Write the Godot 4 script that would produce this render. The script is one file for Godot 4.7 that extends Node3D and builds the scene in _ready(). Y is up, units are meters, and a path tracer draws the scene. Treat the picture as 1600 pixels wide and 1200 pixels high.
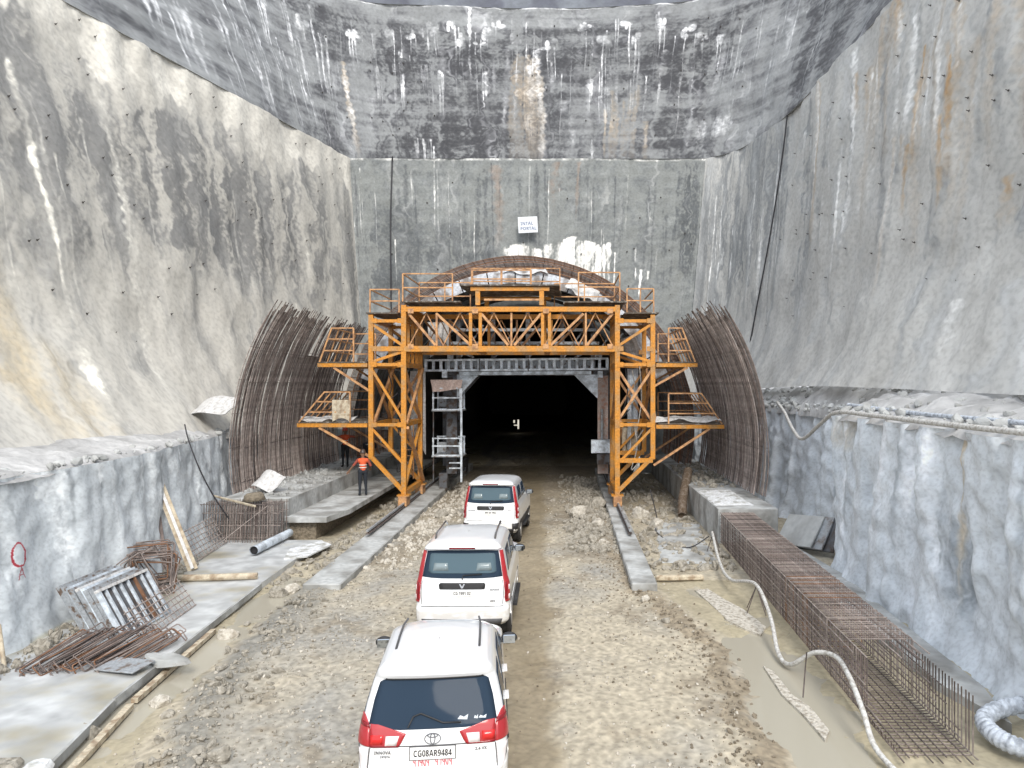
extends Node3D
# Tunnel portal under construction: shotcrete cut slopes, orange travelling gantry, three white cars.
# World: x to the right, y up, the tunnel runs along -z. P(x, h, d) puts a point d metres down the road.

var rng := RandomNumberGenerator.new()
var N0 := FastNoiseLite.new()
var N1 := FastNoiseLite.new()
var N2 := FastNoiseLite.new()
var M := {}
var unit_box: BoxMesh
var unit_rod: CylinderMesh
var names := {}

# ------------------------------------------------------------------ helpers
func P(x: float, h: float, d: float) -> Vector3:
	return Vector3(x, h, -d)

func tag(o: Node, label: String, category: String, group := "", kind := "") -> Node:
	o.set_meta("label", label)
	o.set_meta("category", category)
	if group != "": o.set_meta("group", group)
	if kind != "": o.set_meta("kind", kind)
	return o

func numbered(s: String) -> String:
	if not names.has(s):
		names[s] = 0
		return s
	names[s] += 1
	return "%s_%03d" % [s, names[s]]

func thing(called: String, label: String, category: String, at := Vector3.ZERO, turn := 0.0, group := "", kind := "") -> Node3D:
	var o := Node3D.new()
	o.name = numbered(called)
	add_child(o, true)
	o.position = at
	o.rotation.y = turn
	tag(o, label, category, group, kind)
	return o

func part(called: String, mesh: Mesh, m: Material, parent: Node, xf := Transform3D()) -> MeshInstance3D:
	var o := MeshInstance3D.new()
	o.name = called
	o.mesh = mesh
	o.material_override = m
	o.transform = xf
	parent.add_child(o, true)
	return o

func single(called: String, label: String, category: String, mesh: Mesh, m: Material, xf := Transform3D(), group := "", kind := "") -> MeshInstance3D:
	var o := part(numbered(called), mesh, m, self, xf)
	tag(o, label, category, group, kind)
	return o

func along(a: Vector3, b: Vector3, w: float, t: float, up := Vector3.UP) -> Transform3D:
	# unit mesh with its length on y, stretched from a to b; w across, t along "up"
	var y := b - a
	var l := y.length()
	y /= l
	var u := up
	if absf(y.dot(u)) > 0.98: u = Vector3(0, 0, 1) if absf(y.z) < 0.9 else Vector3(1, 0, 0)
	var x := y.cross(u).normalized()
	var z := x.cross(y).normalized()
	return Transform3D(Basis(x * w, y * l, z * t), (a + b) * 0.5)

func beam(called: String, a: Vector3, b: Vector3, w: float, t: float, m: Material, parent: Node, up := Vector3.UP) -> MeshInstance3D:
	return part(called, unit_box, m, parent, along(a, b, w, t, up))

func rod(called: String, a: Vector3, b: Vector3, r: float, m: Material, parent: Node) -> MeshInstance3D:
	return part(called, unit_rod, m, parent, along(a, b, r * 2.0, r * 2.0))

func box(called: String, c: Vector3, s: Vector3, m: Material, parent: Node, turn := Vector3.ZERO) -> MeshInstance3D:
	return part(called, unit_box, m, parent, Transform3D(Basis.from_euler(turn) * Basis.from_scale(s), c))

func rbox(sx: float, sy: float, sz: float, r: float) -> ArrayMesh:
	# box with chamfered edges, centred
	var st := SurfaceTool.new()
	st.begin(Mesh.PRIMITIVE_TRIANGLES)
	st.set_smooth_group(-1)
	var hx := sx / 2.0
	var hy := sy / 2.0
	var hz := sz / 2.0
	var f := func(p: Array):
		var n: Vector3 = (p[1] - p[0]).cross(p[2] - p[0])
		var c := Vector3.ZERO
		for q in p: c += q
		if n.dot(c) > 0: p.reverse()
		for k in range(1, p.size() - 1):
			for q in [p[0], p[k], p[k + 1]]: st.add_vertex(q)
	for s in [-1, 1]:
		f.call([Vector3(s * hx, hy - r, hz - r), Vector3(s * hx, -hy + r, hz - r), Vector3(s * hx, -hy + r, -hz + r), Vector3(s * hx, hy - r, -hz + r)])
		f.call([Vector3(hx - r, s * hy, hz - r), Vector3(-hx + r, s * hy, hz - r), Vector3(-hx + r, s * hy, -hz + r), Vector3(hx - r, s * hy, -hz + r)])
		f.call([Vector3(hx - r, hy - r, s * hz), Vector3(-hx + r, hy - r, s * hz), Vector3(-hx + r, -hy + r, s * hz), Vector3(hx - r, -hy + r, s * hz)])
		for t in [-1, 1]:
			f.call([Vector3(s * hx, t * (hy - r), hz - r), Vector3(s * hx, t * (hy - r), -hz + r), Vector3(s * (hx - r), t * hy, -hz + r), Vector3(s * (hx - r), t * hy, hz - r)])
			f.call([Vector3(s * hx, hy - r, t * (hz - r)), Vector3(s * hx, -hy + r, t * (hz - r)), Vector3(s * (hx - r), -hy + r, t * hz), Vector3(s * (hx - r), hy - r, t * hz)])
			f.call([Vector3(hx - r, s * hy, t * (hz - r)), Vector3(-hx + r, s * hy, t * (hz - r)), Vector3(-hx + r, s * (hy - r), t * hz), Vector3(hx - r, s * (hy - r), t * hz)])
			for q in [-1, 1]:
				f.call([Vector3(s * hx, t * (hy - r), q * (hz - r)), Vector3(s * (hx - r), t * hy, q * (hz - r)), Vector3(s * (hx - r), t * (hy - r), q * hz)])
	st.generate_normals()
	return st.commit()

func grid(nu: int, nv: int, f: Callable, skip = null) -> ArrayMesh:
	# f(u, v) -> [point, uv]; u and v run 0..1
	var pos := PackedVector3Array()
	var uvs := PackedVector2Array()
	var uv2 := PackedVector2Array()
	var idx := PackedInt32Array()
	for j in nv + 1:
		for i in nu + 1:
			var r: Array = f.call(float(i) / nu, float(j) / nv)
			pos.append(r[0])
			uvs.append(r[1])
			uv2.append(Vector2(i * 0.05 + 0.013 * j, j * 0.06 - 0.017 * i))
	for j in nv:
		for i in nu:
			var a := j * (nu + 1) + i
			var b := a + nu + 1
			if skip != null and skip.call((pos[a] + pos[b + 1]) * 0.5): continue
			idx.append_array([a, a + 1, b, a + 1, b + 1, b])
	var arr := []
	arr.resize(Mesh.ARRAY_MAX)
	arr[Mesh.ARRAY_VERTEX] = pos
	arr[Mesh.ARRAY_TEX_UV] = uvs
	arr[Mesh.ARRAY_TEX_UV2] = uv2
	arr[Mesh.ARRAY_INDEX] = idx
	var st := SurfaceTool.new()
	st.create_from_arrays(arr, Mesh.PRIMITIVE_TRIANGLES)
	st.generate_normals()
	return st.commit()

func tube(pts: PackedVector3Array, radii: Variant, sides := 8, closed := false, caps := true) -> ArrayMesh:
	var st := SurfaceTool.new()
	st.begin(Mesh.PRIMITIVE_TRIANGLES)
	var n := pts.size()
	var side := Vector3.ZERO
	for i in n:
		var t := (pts[(i + 1) % n] - pts[(i - 1 + n) % n]) if closed else (pts[mini(i + 1, n - 1)] - pts[maxi(i - 1, 0)])
		t = t.normalized()
		if side == Vector3.ZERO: side = t.cross(Vector3.UP if absf(t.y) < 0.9 else Vector3.RIGHT).normalized()
		side = (side - t * side.dot(t)).normalized()
		var up := side.cross(t)
		var r: float = radii if radii is float else radii[i]
		for k in sides:
			var a := TAU * k / sides
			st.add_vertex(pts[i] + (side * cos(a) + up * sin(a)) * r)
	var rows := n if closed else n - 1
	for i in rows:
		var a := i * sides
		var b := ((i + 1) % n) * sides
		for k in sides:
			var q := (k + 1) % sides
			for v in [a + k, a + q, b + k, a + q, b + q, b + k]: st.add_index(v)
	if caps and not closed:
		for e in [0, n - 1]:
			for k in range(1, sides - 1):
				var tri := [e * sides, e * sides + k, e * sides + k + 1]
				if e > 0: tri.reverse()
				for v in tri: st.add_index(v)
	st.generate_normals()
	return st.commit()

func curve(pts: Array, steps := 8) -> PackedVector3Array:
	var out := PackedVector3Array()
	for i in pts.size() - 1:
		for k in steps:
			out.append((pts[i] as Vector3).cubic_interpolate(pts[i + 1], pts[maxi(i - 1, 0)], pts[mini(i + 2, pts.size() - 1)], float(k) / steps))
	out.append(pts[-1])
	return out

func prism(poly: PackedVector2Array, depth: float) -> ArrayMesh:
	# outline in x, y; extruded from z = -depth / 2 to depth / 2
	var st := SurfaceTool.new()
	st.begin(Mesh.PRIMITIVE_TRIANGLES)
	st.set_smooth_group(-1)
	var p := poly
	if not Geometry2D.is_polygon_clockwise(p): p.reverse()
	var tri := Geometry2D.triangulate_polygon(p)
	for k in range(0, tri.size(), 3):
		var q := [p[tri[k]], p[tri[k + 1]], p[tri[k + 2]]]
		if (q[1] - q[0]).cross(q[2] - q[0]) > 0: q.reverse()
		for v in q: st.add_vertex(Vector3(v.x, v.y, depth / 2))
		q.reverse()
		for v in q: st.add_vertex(Vector3(v.x, v.y, -depth / 2))
	for k in p.size():
		var a := p[k]
		var b := p[(k + 1) % p.size()]
		for v in [Vector3(a.x, a.y, depth / 2), Vector3(a.x, a.y, -depth / 2), Vector3(b.x, b.y, depth / 2), Vector3(b.x, b.y, depth / 2), Vector3(a.x, a.y, -depth / 2), Vector3(b.x, b.y, -depth / 2)]:
			st.add_vertex(v)
	st.generate_normals()
	return st.commit()

func rock_mesh(sd: int, flat := 0.7) -> ArrayMesh:
	# a sphere cut by random planes: broken stone with flat faces
	var r := RandomNumberGenerator.new()
	r.seed = sd * 977 + 5
	var planes := []
	for k in 15: planes.append([Vector3(r.randfn(), r.randfn(), r.randfn()).normalized(), r.randf_range(0.27, 0.47)])
	var sm := SphereMesh.new()
	sm.radial_segments = 14
	sm.rings = 8
	sm.radius = 0.5
	sm.height = 1.0
	var a := sm.get_mesh_arrays()
	var v: PackedVector3Array = a[Mesh.ARRAY_VERTEX]
	for i in v.size():
		var d := v[i].normalized()
		var q := 0.52
		for p in planes:
			var c: float = d.dot(p[0])
			if c > 0.05: q = minf(q, p[1] / c)
		q *= 1.0 + 0.05 * N1.get_noise_3dv(d * 9.0 + Vector3(sd, 0, 0))
		v[i] = d * q * Vector3(1, flat, 0.85)
	var st := SurfaceTool.new()
	st.begin(Mesh.PRIMITIVE_TRIANGLES)
	st.set_smooth_group(-1)
	for k in a[Mesh.ARRAY_INDEX]: st.add_vertex(v[k])
	st.generate_normals()
	return st.commit()

func cr(rows: Array, t: float) -> Array:
	# a ruled surface's foot and top at t, Catmull-Rom between rows of [xf, df, yf, xt, dt, yt]
	var n := rows.size()
	var i := mini(int(t), n - 2)
	var f := t - i
	var out := []
	for k in 6:
		out.append(cubic_interpolate(rows[i][k], rows[i + 1][k], rows[maxi(i - 1, 0)][k], rows[mini(i + 2, n - 1)][k], f))
	return out

# ------------------------------------------------------------------ textures
func lay(w: int, h: int, sd: int, freq: float, sx: float, sy: float, oct := 4, warp := true) -> PackedByteArray:
	var n := FastNoiseLite.new()
	n.seed = sd
	n.frequency = freq
	n.fractal_octaves = maxi(1, mini(oct, 1 + int(log(0.36 / freq) / log(2.07))))
	n.fractal_lacunarity = 2.07
	n.noise_type = FastNoiseLite.TYPE_SIMPLEX_SMOOTH
	n.domain_warp_enabled = warp
	n.domain_warp_amplitude = 0.35 / freq
	n.domain_warp_frequency = freq * 0.6
	var im := n.get_image(maxi(4, int(w * sx)), maxi(4, int(h * sy)), false, false, true)
	im.resize(w, h, Image.INTERPOLATE_CUBIC)
	return im.get_data()

class Stain:
	var w: int
	var h: int
	var dk: PackedFloat32Array
	var lt: PackedFloat32Array
	var og: PackedFloat32Array
	var us := 1.0
	var uo := 0.0
	func _init(a: int, b: int):
		w = a
		h = b
		for k in [0, 1, 2]:
			var z := PackedFloat32Array()
			z.resize(w * h)
			if k == 0: dk = z
			elif k == 1: lt = z
			else: og = z
	func drip(which: int, u: float, v0: float, v1: float, wid: float, s: float, tail := 0.3) -> void:
		u = u * us + uo
		var y0 := maxi(0, int(v0 * h))
		var y1 := mini(h - 1, int(v1 * h))
		var ph := u * 91.0
		for y in range(y0, y1):
			var t := float(y - y0) / maxf(1.0, y1 - y0)
			var ww := maxf(0.8, wid * lerpf(1.0, tail, t) * (0.75 + 0.25 * sin(y * 0.07 + ph) + 0.2 * sin(y * 0.31 + ph * 3.0)))
			var c := u * w + sin(y * 0.013 + ph) * wid * 0.5 + sin(y * 0.05 + ph) * 0.7
			var amp := s * (1.0 - t * t * t) * minf(1.0, (y - y0) * 0.25 + 0.3)
			for x in range(maxi(0, int(c - ww)), mini(w, int(c + ww) + 1)):
				var g := (x - c) / ww
				var a := amp * maxf(0.0, 1.0 - g * g)
				var i := y * w + x
				if which == 0: dk[i] = maxf(dk[i], a) if s > 0 else minf(dk[i], -absf(a))
				elif which == 1: lt[i] = maxf(lt[i], a)
				else: og[i] = maxf(og[i], a)
	func blot(which: int, u: float, v: float, ru: float, rv: float, s: float) -> void:
		u = u * us + uo
		ru *= us
		for y in range(maxi(0, int((v - rv) * h)), mini(h, int((v + rv) * h))):
			for x in range(maxi(0, int((u - ru) * w)), mini(w, int((u + ru) * w))):
				var dx := (float(x) / w - u) / ru
				var dy := (float(y) / h - v) / rv
				var g := 1.0 - dx * dx - dy * dy
				if g <= 0.0: continue
				g = minf(1.0, g * 1.6)
				var i := y * w + x
				if which == 0: dk[i] += s * g
				elif which == 1: lt[i] = maxf(lt[i], s * g)
				else: og[i] = maxf(og[i], s * g)

func wall_material(s: Stain, sd: int, c: Array, kA: float, kB: float, kC: float, bias: float, streak: float, bump := 4.0, blob := 0.012, band := 0.0) -> StandardMaterial3D:
	# c: four colours [base, dark, light, rust], each sRGB 0..255
	var w := s.w
	var h := s.h
	var A := lay(w, h, sd, blob * 4.0, 0.25, 0.25, 5)
	var B := lay(w, h, sd + 1, 0.035, 1.0, 0.035, 4, false)
	var F := lay(w, h, sd + 5, 0.014, 1.0, 0.03, 3, false)
	var C := lay(w, h, sd + 2, 0.09, 1.0, 1.0, 4, false)
	var D := lay(w, h, sd + 3, blob * 2.6, 0.5, 0.18, 5)
	var H := lay(w, h, sd + 4, 0.05, 0.045, 0.6, 4)
	var dk := s.dk
	var lt := s.lt
	var og := s.og
	var out := PackedByteArray()
	out.resize(w * h * 3)
	var rel := PackedByteArray()
	rel.resize(w * h)
	var b0: Color = c[0]
	var b1: Color = c[1]
	var b2: Color = c[2]
	var b3: Color = c[3]
	for i in w * h:
		var a := A[i] / 255.0 - 0.5
		var x := i % w
		var b := B[i - x + posmod(x + int(a * 46.0), w)] / 255.0 - 0.5
		var g := C[i] / 255.0 - 0.5
		var d := D[i - x + posmod(x + int(a * 30.0), w)] / 255.0 - 0.5
		var hb := H[i] / 255.0 - 0.5
		b += (F[i - x + posmod(x + int(a * 80.0), w)] / 255.0 - 0.5) * 0.9
		var e := (bias + hb * band + a * kA + b * kB + g * kC + d * kA * 0.6 + dk[i] * (1.0 + b * 1.2 + g * 0.8 + d))
		e = 1.04 / (1.0 + exp(-(e - 0.5) * 4.6)) - 0.02
		var l := clampf(lt[i] * (1.1 + b * 0.9 + d) + (g * 1.0 + d * 1.3 - 0.06) * minf(0.7, lt[i] * 2.2) + maxf(0.0, b + d * 0.7 - 0.2) * streak, 0.0, 1.0)
		var o := clampf(og[i] * (1.0 + b * 1.6 + g * 0.8), 0.0, 1.0)
		var k := 1.0 + g * 0.07 + a * 0.14 + d * 0.14 + b * 0.08
		var q := 1.0 - l
		out[i * 3] = clampi(int(lerpf(lerpf(lerpf(b0.r, b1.r, e), b3.r, o) , b2.r, l) * k), 0, 255)
		out[i * 3 + 1] = clampi(int(lerpf(lerpf(lerpf(b0.g, b1.g, e), b3.g, o) , b2.g, l) * k), 0, 255)
		out[i * 3 + 2] = clampi(int(lerpf(lerpf(lerpf(b0.b, b1.b, e), b3.b, o) , b2.b, l) * k), 0, 255)
		rel[i] = clampi(int(128 + g * 34 + d * 90 + b * 46), 0, 255)
	var m := StandardMaterial3D.new()
	m.albedo_texture = ImageTexture.create_from_image(Image.create_from_data(w, h, false, Image.FORMAT_RGB8, out))
	m.heightmap_enabled = true
	m.heightmap_texture = ImageTexture.create_from_image(Image.create_from_data(w, h, false, Image.FORMAT_L8, rel))
	m.heightmap_scale = bump
	m.roughness = 0.88
	m.uv2_scale = Vector3.ONE
	m.detail_enabled = true
	m.detail_blend_mode = BaseMaterial3D.BLEND_MODE_MUL
	m.detail_uv_layer = BaseMaterial3D.DETAIL_UV_2
	m.detail_albedo = M.grain
	return m

func c255(r: float, g: float, b: float) -> Color:
	return Color(r, g, b)

func noise_tex(sd: int, freq: float, lo: float, hi: float, n := 256, oct := 4, tint := Color.WHITE) -> ImageTexture:
	var f := FastNoiseLite.new()
	f.seed = sd
	f.frequency = freq
	f.fractal_octaves = oct
	var im := f.get_seamless_image(n, n, false, false, 0.1, true)
	var d := im.get_data()
	var out := PackedByteArray()
	out.resize(n * n * 3)
	for i in n * n:
		var v := lerpf(lo, hi, d[i] / 255.0)
		out[i * 3] = clampi(int(255 * minf(1.0, v * tint.r)), 0, 255)
		out[i * 3 + 1] = clampi(int(255 * minf(1.0, v * tint.g)), 0, 255)
		out[i * 3 + 2] = clampi(int(255 * minf(1.0, v * tint.b)), 0, 255)
	return ImageTexture.create_from_image(Image.create_from_data(n, n, false, Image.FORMAT_RGB8, out))

func two_tone(sd: int, freq: float, a: Color, b: Color, th: float, soft: float, n := 256) -> ImageTexture:
	# patches of colour b (sRGB) on colour a
	var f := FastNoiseLite.new()
	f.seed = sd
	f.frequency = freq
	f.fractal_octaves = 5
	var d := f.get_seamless_image(n, n, false, false, 0.1, true).get_data()
	f.seed = sd + 7
	f.frequency = minf(0.09, freq * 6.0)
	f.fractal_octaves = 3
	var e := f.get_seamless_image(n, n, false, false, 0.1, true).get_data()
	var out := PackedByteArray()
	out.resize(n * n * 3)
	for i in n * n:
		var t := smoothstep(th - soft, th + soft, d[i] / 255.0 * 0.75 + e[i] / 255.0 * 0.25)
		var q := a.lerp(b, t) * (0.86 + 0.28 * e[i] / 255.0)
		out[i * 3] = clampi(int(q.r * 255), 0, 255)
		out[i * 3 + 1] = clampi(int(q.g * 255), 0, 255)
		out[i * 3 + 2] = clampi(int(q.b * 255), 0, 255)
	return ImageTexture.create_from_image(Image.create_from_data(n, n, false, Image.FORMAT_RGB8, out))

func plain(c: Color, rough := 0.8, metal := 0.0, tex: Texture2D = null, scale := 1.0, bump := 0.0) -> StandardMaterial3D:
	var m := StandardMaterial3D.new()
	m.albedo_color = c.linear_to_srgb()
	m.roughness = rough
	m.metallic = metal
	if tex:
		m.albedo_texture = tex
		m.uv1_triplanar = true
		m.uv1_world_triplanar = true
		m.uv1_scale = Vector3.ONE * scale
		if bump > 0.0:
			m.heightmap_enabled = true
			m.heightmap_texture = M.rough_relief
			m.heightmap_scale = bump
	return m

func make_materials() -> void:
	M.grain = noise_tex(11, 0.03, 0.9, 1.07, 512, 4)
	M.rough_relief = noise_tex(12, 0.03, 0.0, 1.0, 512, 4)
	var fine := noise_tex(13, 0.05, 0.78, 1.08, 256, 4)
	var streaky := noise_tex(14, 0.02, 0.6, 1.1, 256, 5)
	M.orange = plain(Color.WHITE, 0.5, 0.0, two_tone(21, 0.012, Color(0.76, 0.51, 0.17), Color(0.66, 0.5, 0.31), 0.6, 0.16), 0.5)
	M.orange_pale = plain(Color.WHITE, 0.6, 0.0, two_tone(22, 0.02, Color(0.76, 0.58, 0.4), Color(0.58, 0.43, 0.31), 0.55, 0.18), 0.6)
	M.deck = plain(Color.WHITE, 0.8, 0.0, two_tone(23, 0.02, Color(0.33, 0.3, 0.27), Color(0.55, 0.53, 0.5), 0.6, 0.1), 0.5)
	M.rust = [
		plain(Color(0.25, 0.2, 0.182), 0.85, 0.1, streaky, 0.9),
		plain(Color(0.165, 0.135, 0.126), 0.85, 0.1, streaky, 0.9),
		plain(Color(0.35, 0.295, 0.27), 0.8, 0.1, streaky, 0.9),
		plain(Color(0.27, 0.14, 0.08), 0.9, 0.0, streaky, 0.9)]
	M.rust_pale = plain(Color(0.42, 0.36, 0.33), 0.7, 0.1, streaky, 0.9)
	M.concrete = plain(Color.WHITE, 0.85, 0.0, two_tone(24, 0.012, Color(0.7, 0.71, 0.71), Color(0.53, 0.53, 0.52), 0.55, 0.2), 0.22, 1.0)
	M.concrete_wet = plain(Color.WHITE, 0.4, 0.0, two_tone(25, 0.008, Color(0.72, 0.73, 0.735), Color(0.56, 0.54, 0.48), 0.6, 0.2), 0.13, 0.6)
	M.cement = plain(Color.WHITE, 0.9, 0.0, two_tone(26, 0.02, Color(0.82, 0.83, 0.84), Color(0.62, 0.62, 0.6), 0.62, 0.14), 0.4, 2.0)
	M.wood_pale = plain(Color.WHITE, 0.8, 0.0, two_tone(27, 0.02, Color(0.74, 0.7, 0.62), Color(0.55, 0.48, 0.4), 0.58, 0.15), 0.6, 0.8)
	M.wood_dark = plain(Color.WHITE, 0.9, 0.0, two_tone(28, 0.03, Color(0.34, 0.28, 0.22), Color(0.5, 0.46, 0.42), 0.58, 0.15), 0.8, 2.0)
	M.steel = plain(Color.WHITE, 0.55, 0.3, two_tone(29, 0.02, Color(0.62, 0.64, 0.66), Color(0.4, 0.34, 0.3), 0.66, 0.1), 0.6)
	M.steel_blue = plain(Color.WHITE, 0.5, 0.2, two_tone(30, 0.015, Color(0.84, 0.88, 0.92), Color(0.64, 0.67, 0.7), 0.56, 0.14), 0.5)
	M.steel_dark = plain(Color.WHITE, 0.6, 0.2, two_tone(31, 0.02, Color(0.36, 0.37, 0.39), Color(0.27, 0.22, 0.19), 0.58, 0.12), 0.5)
	M.skin_plate = plain(Color.WHITE, 0.45, 0.4, two_tone(32, 0.015, Color(0.74, 0.76, 0.79), Color(0.5, 0.48, 0.47), 0.58, 0.16), 0.3)
	M.pinkish = plain(Color.WHITE, 0.7, 0.0, two_tone(33, 0.02, Color(0.66, 0.6, 0.57), Color(0.62, 0.46, 0.4), 0.6, 0.15), 0.5)
	M.tarp = plain(Color.WHITE, 0.55, 0.0, two_tone(34, 0.03, Color(0.78, 0.78, 0.78), Color(0.6, 0.59, 0.58), 0.62, 0.14), 0.7)
	M.tarp_pink = plain(Color(0.62, 0.5, 0.46), 0.7, 0.0, fine, 0.7)
	M.tarp_blue = plain(Color(0.16, 0.24, 0.42), 0.6, 0.0, fine, 0.7)
	M.hose = plain(Color.WHITE, 0.7, 0.0, two_tone(35, 0.03, Color(0.78, 0.78, 0.77), Color(0.58, 0.56, 0.53), 0.58, 0.14), 1.2)
	M.duct = plain(Color.WHITE, 0.6, 0.0, two_tone(36, 0.03, Color(0.76, 0.79, 0.83), Color(0.5, 0.52, 0.55), 0.6, 0.14), 0.8)
	M.cable = plain(Color(0.03, 0.03, 0.035), 0.6)
	M.hole = plain(Color(0.012, 0.012, 0.014), 0.9)
	M.bolt = plain(Color(0.07, 0.065, 0.06), 0.8, 0.2)
	M.rock = plain(Color.WHITE, 0.9, 0.0, two_tone(37, 0.03, Color(0.63, 0.61, 0.57), Color(0.45, 0.43, 0.39), 0.55, 0.2), 0.9, 2.0)
	M.rock_pale = plain(Color.WHITE, 0.9, 0.0, two_tone(38, 0.03, Color(0.76, 0.74, 0.7), Color(0.56, 0.53, 0.48), 0.6, 0.2), 0.9, 2.0)
	M.rock_dark = plain(Color.WHITE, 0.9, 0.0, two_tone(39, 0.03, Color(0.52, 0.48, 0.42), Color(0.4, 0.37, 0.32), 0.55, 0.2), 0.9, 2.0)
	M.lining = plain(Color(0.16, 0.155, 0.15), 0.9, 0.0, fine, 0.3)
	# car materials
	var paint := plain(Color(0.81, 0.83, 0.86), 0.28)
	paint.clearcoat_enabled = true
	paint.clearcoat = 0.8
	paint.clearcoat_roughness = 0.06
	var dust := Image.create(256, 256, false, Image.FORMAT_RGB8)
	for y in 256:
		for x in 256:
			var k := clampf((y / 256.0 - 0.62) * 1.6 + 0.5 * N1.get_noise_2d(x * 0.35, y * 0.12) + 0.2 * N2.get_noise_2d(x * 0.6, y * 0.4) - 0.22, 0.0, 0.25)
			dust.set_pixel(x, y, Color(1, 1, 1).lerp(Color(0.74, 0.68, 0.58), k))
	paint.albedo_texture = ImageTexture.create_from_image(dust)
	M.paint = paint
	M.glass = plain(Color(0.026, 0.042, 0.066), 0.06)
	M.glass_pale = plain(Color(0.085, 0.13, 0.16), 0.08)
	M.trim = plain(Color(0.02, 0.02, 0.022), 0.55)
	M.seam = plain(Color(0.09, 0.09, 0.095), 0.7)
	M.tyre = plain(Color(0.03, 0.03, 0.03), 0.9)
	M.rim = plain(Color(0.42, 0.43, 0.45), 0.35, 0.7)
	var red := plain(Color(0.36, 0.006, 0.012), 0.12)
	red.clearcoat_enabled = true
	M.red = red
	M.red_light = plain(Color(0.55, 0.02, 0.02), 0.15)
	M.mirror = plain(Color(0.45, 0.5, 0.56), 0.05, 1.0)
	M.glass.metallic_specular = 0.12
	M.glass_pale.metallic_specular = 0.2
	M.red_dark = plain(Color(0.2, 0.008, 0.014), 0.15)
	M.clear_lens = plain(Color(0.72, 0.68, 0.69), 0.15)
	M.plate = plain(Color(0.8, 0.8, 0.79), 0.5)
	M.ink = plain(Color(0.015, 0.015, 0.02), 0.6)
	M.ink_red = plain(Color(0.55, 0.13, 0.15), 0.6)
	M.chrome = plain(Color(0.5, 0.51, 0.53), 0.25, 0.9)
	M.letter_grey = plain(Color(0.16, 0.165, 0.18), 0.4, 0.6)
	M.sticker = plain(Color(0.55, 0.6, 0.66), 0.6)
	M.board = plain(Color(0.72, 0.76, 0.8), 0.6)
	M.board_ink = plain(Color(0.16, 0.2, 0.32), 0.7)

# ------------------------------------------------------------------ slopes
var ROW_LEFT := [[-16.0, -14, 3.2, -28.0, -14, 18.9], [-15.2, 0, 3.2, -24.6, 0, 18.9], [-15.1, 7, 3.2, -22.8, 7, 18.9], [-15.0, 14, 3.2, -21.0, 14, 18.9], [-14.9, 20, 3.2, -19.4, 20, 18.9], [-14.7, 26, 3.2, -17.85, 26.2, 18.9], [-14.2, 32, 3.2, -16.25, 32.3, 18.9], [-13.2, 38, 3.0, -14.65, 38.4, 18.9], [-11.8, 44, 2.6, -13.1, 44.6, 18.9]]
var ROW_RIGHT := [[7.0, 44, 3.9, 8.4, 44.6, 18.9], [8.3, 42.6, 4.2, 9.8, 43.2, 18.9], [9.2, 40, 4.6, 10.6, 40.8, 18.9], [9.9, 36, 5.0, 11.2, 36.8, 18.9], [10.3, 30, 5.2, 11.5, 30.5, 18.9], [10.5, 24, 5.2, 11.65, 24, 18.9], [10.8, 18, 5.1, 12.0, 18, 18.9], [11.0, 12, 5.0, 12.4, 12, 18.9], [11.3, 6, 5.0, 12.9, 6, 18.9], [11.6, 0, 5.0, 13.4, 0, 18.9], [12.4, -14, 5.0, 14.4, -14, 18.9]]
var ROW_TWO := [[-26.0, 0, 18.9, -31.0, 0, 30.2], [-22.4, 14, 18.9, -27.0, 14, 30.2], [-19.2, 26, 18.9, -24.0, 25, 30.2], [-16.0, 38, 18.9, -20.5, 38.5, 30.2], [-14.6, 43, 18.9, -17.5, 45, 30.2], [-12.0, 46, 18.9, -13.5, 48, 30.2], [-7.5, 46.6, 18.9, -8.5, 48.6, 30.2], [-2.4, 46.8, 18.9, -2.4, 49, 30.2], [3.0, 46.6, 18.9, 3.5, 48.7, 30.2], [8.2, 45.6, 18.9, 10.0, 47.4, 30.2], [11.3, 42, 18.9, 14.0, 43.6, 30.2], [12.6, 36, 18.9, 17.0, 37, 30.2], [13.0, 26, 18.9, 18.5, 26, 30.2], [14.0, 14, 18.9, 19.5, 14, 30.2], [15.0, 0, 18.9, 21.0, 0, 30.2]]
var ROW_LOW_LEFT := [[-10.0, -14, -0.3, -10.8, -14, 3.4], [-10.3, 0, -0.3, -11.0, 0, 3.4], [-10.5, 7, -0.3, -11.1, 7, 3.4], [-10.6, 14, -0.3, -11.2, 14, 3.4], [-11.1, 20, -0.3, -11.7, 20.5, 3.4], [-11.9, 26, -0.3, -12.8, 27, 3.4], [-12.6, 31, -0.3, -13.6, 32, 3.5], [-12.4, 38, -0.3, -12.9, 38.5, 3.4], [-11.6, 44, -0.3, -11.8, 44.2, 3.3]]
var ROW_LOW_RIGHT := [[7.0, -14, -0.3, 7.4, -14, 4.36], [7.3, 0, -0.3, 7.6, 0, 4.36], [7.35, 6, -0.3, 7.6, 6, 4.36], [7.4, 12, -0.3, 7.6, 12, 4.36], [7.5, 17, -0.3, 7.65, 17, 4.4], [7.6, 21, -0.3, 7.7, 21, 4.4], [8.7, 22.2, -0.3, 9.0, 22.2, 4.3], [8.9, 27, -0.3, 9.2, 27, 4.2], [8.6, 33, -0.3, 9.0, 33, 4.2], [7.6, 40, -0.3, 8.2, 40, 4.2], [7.0, 44, -0.3, 7.2, 44.2, 4.0]]

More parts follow.
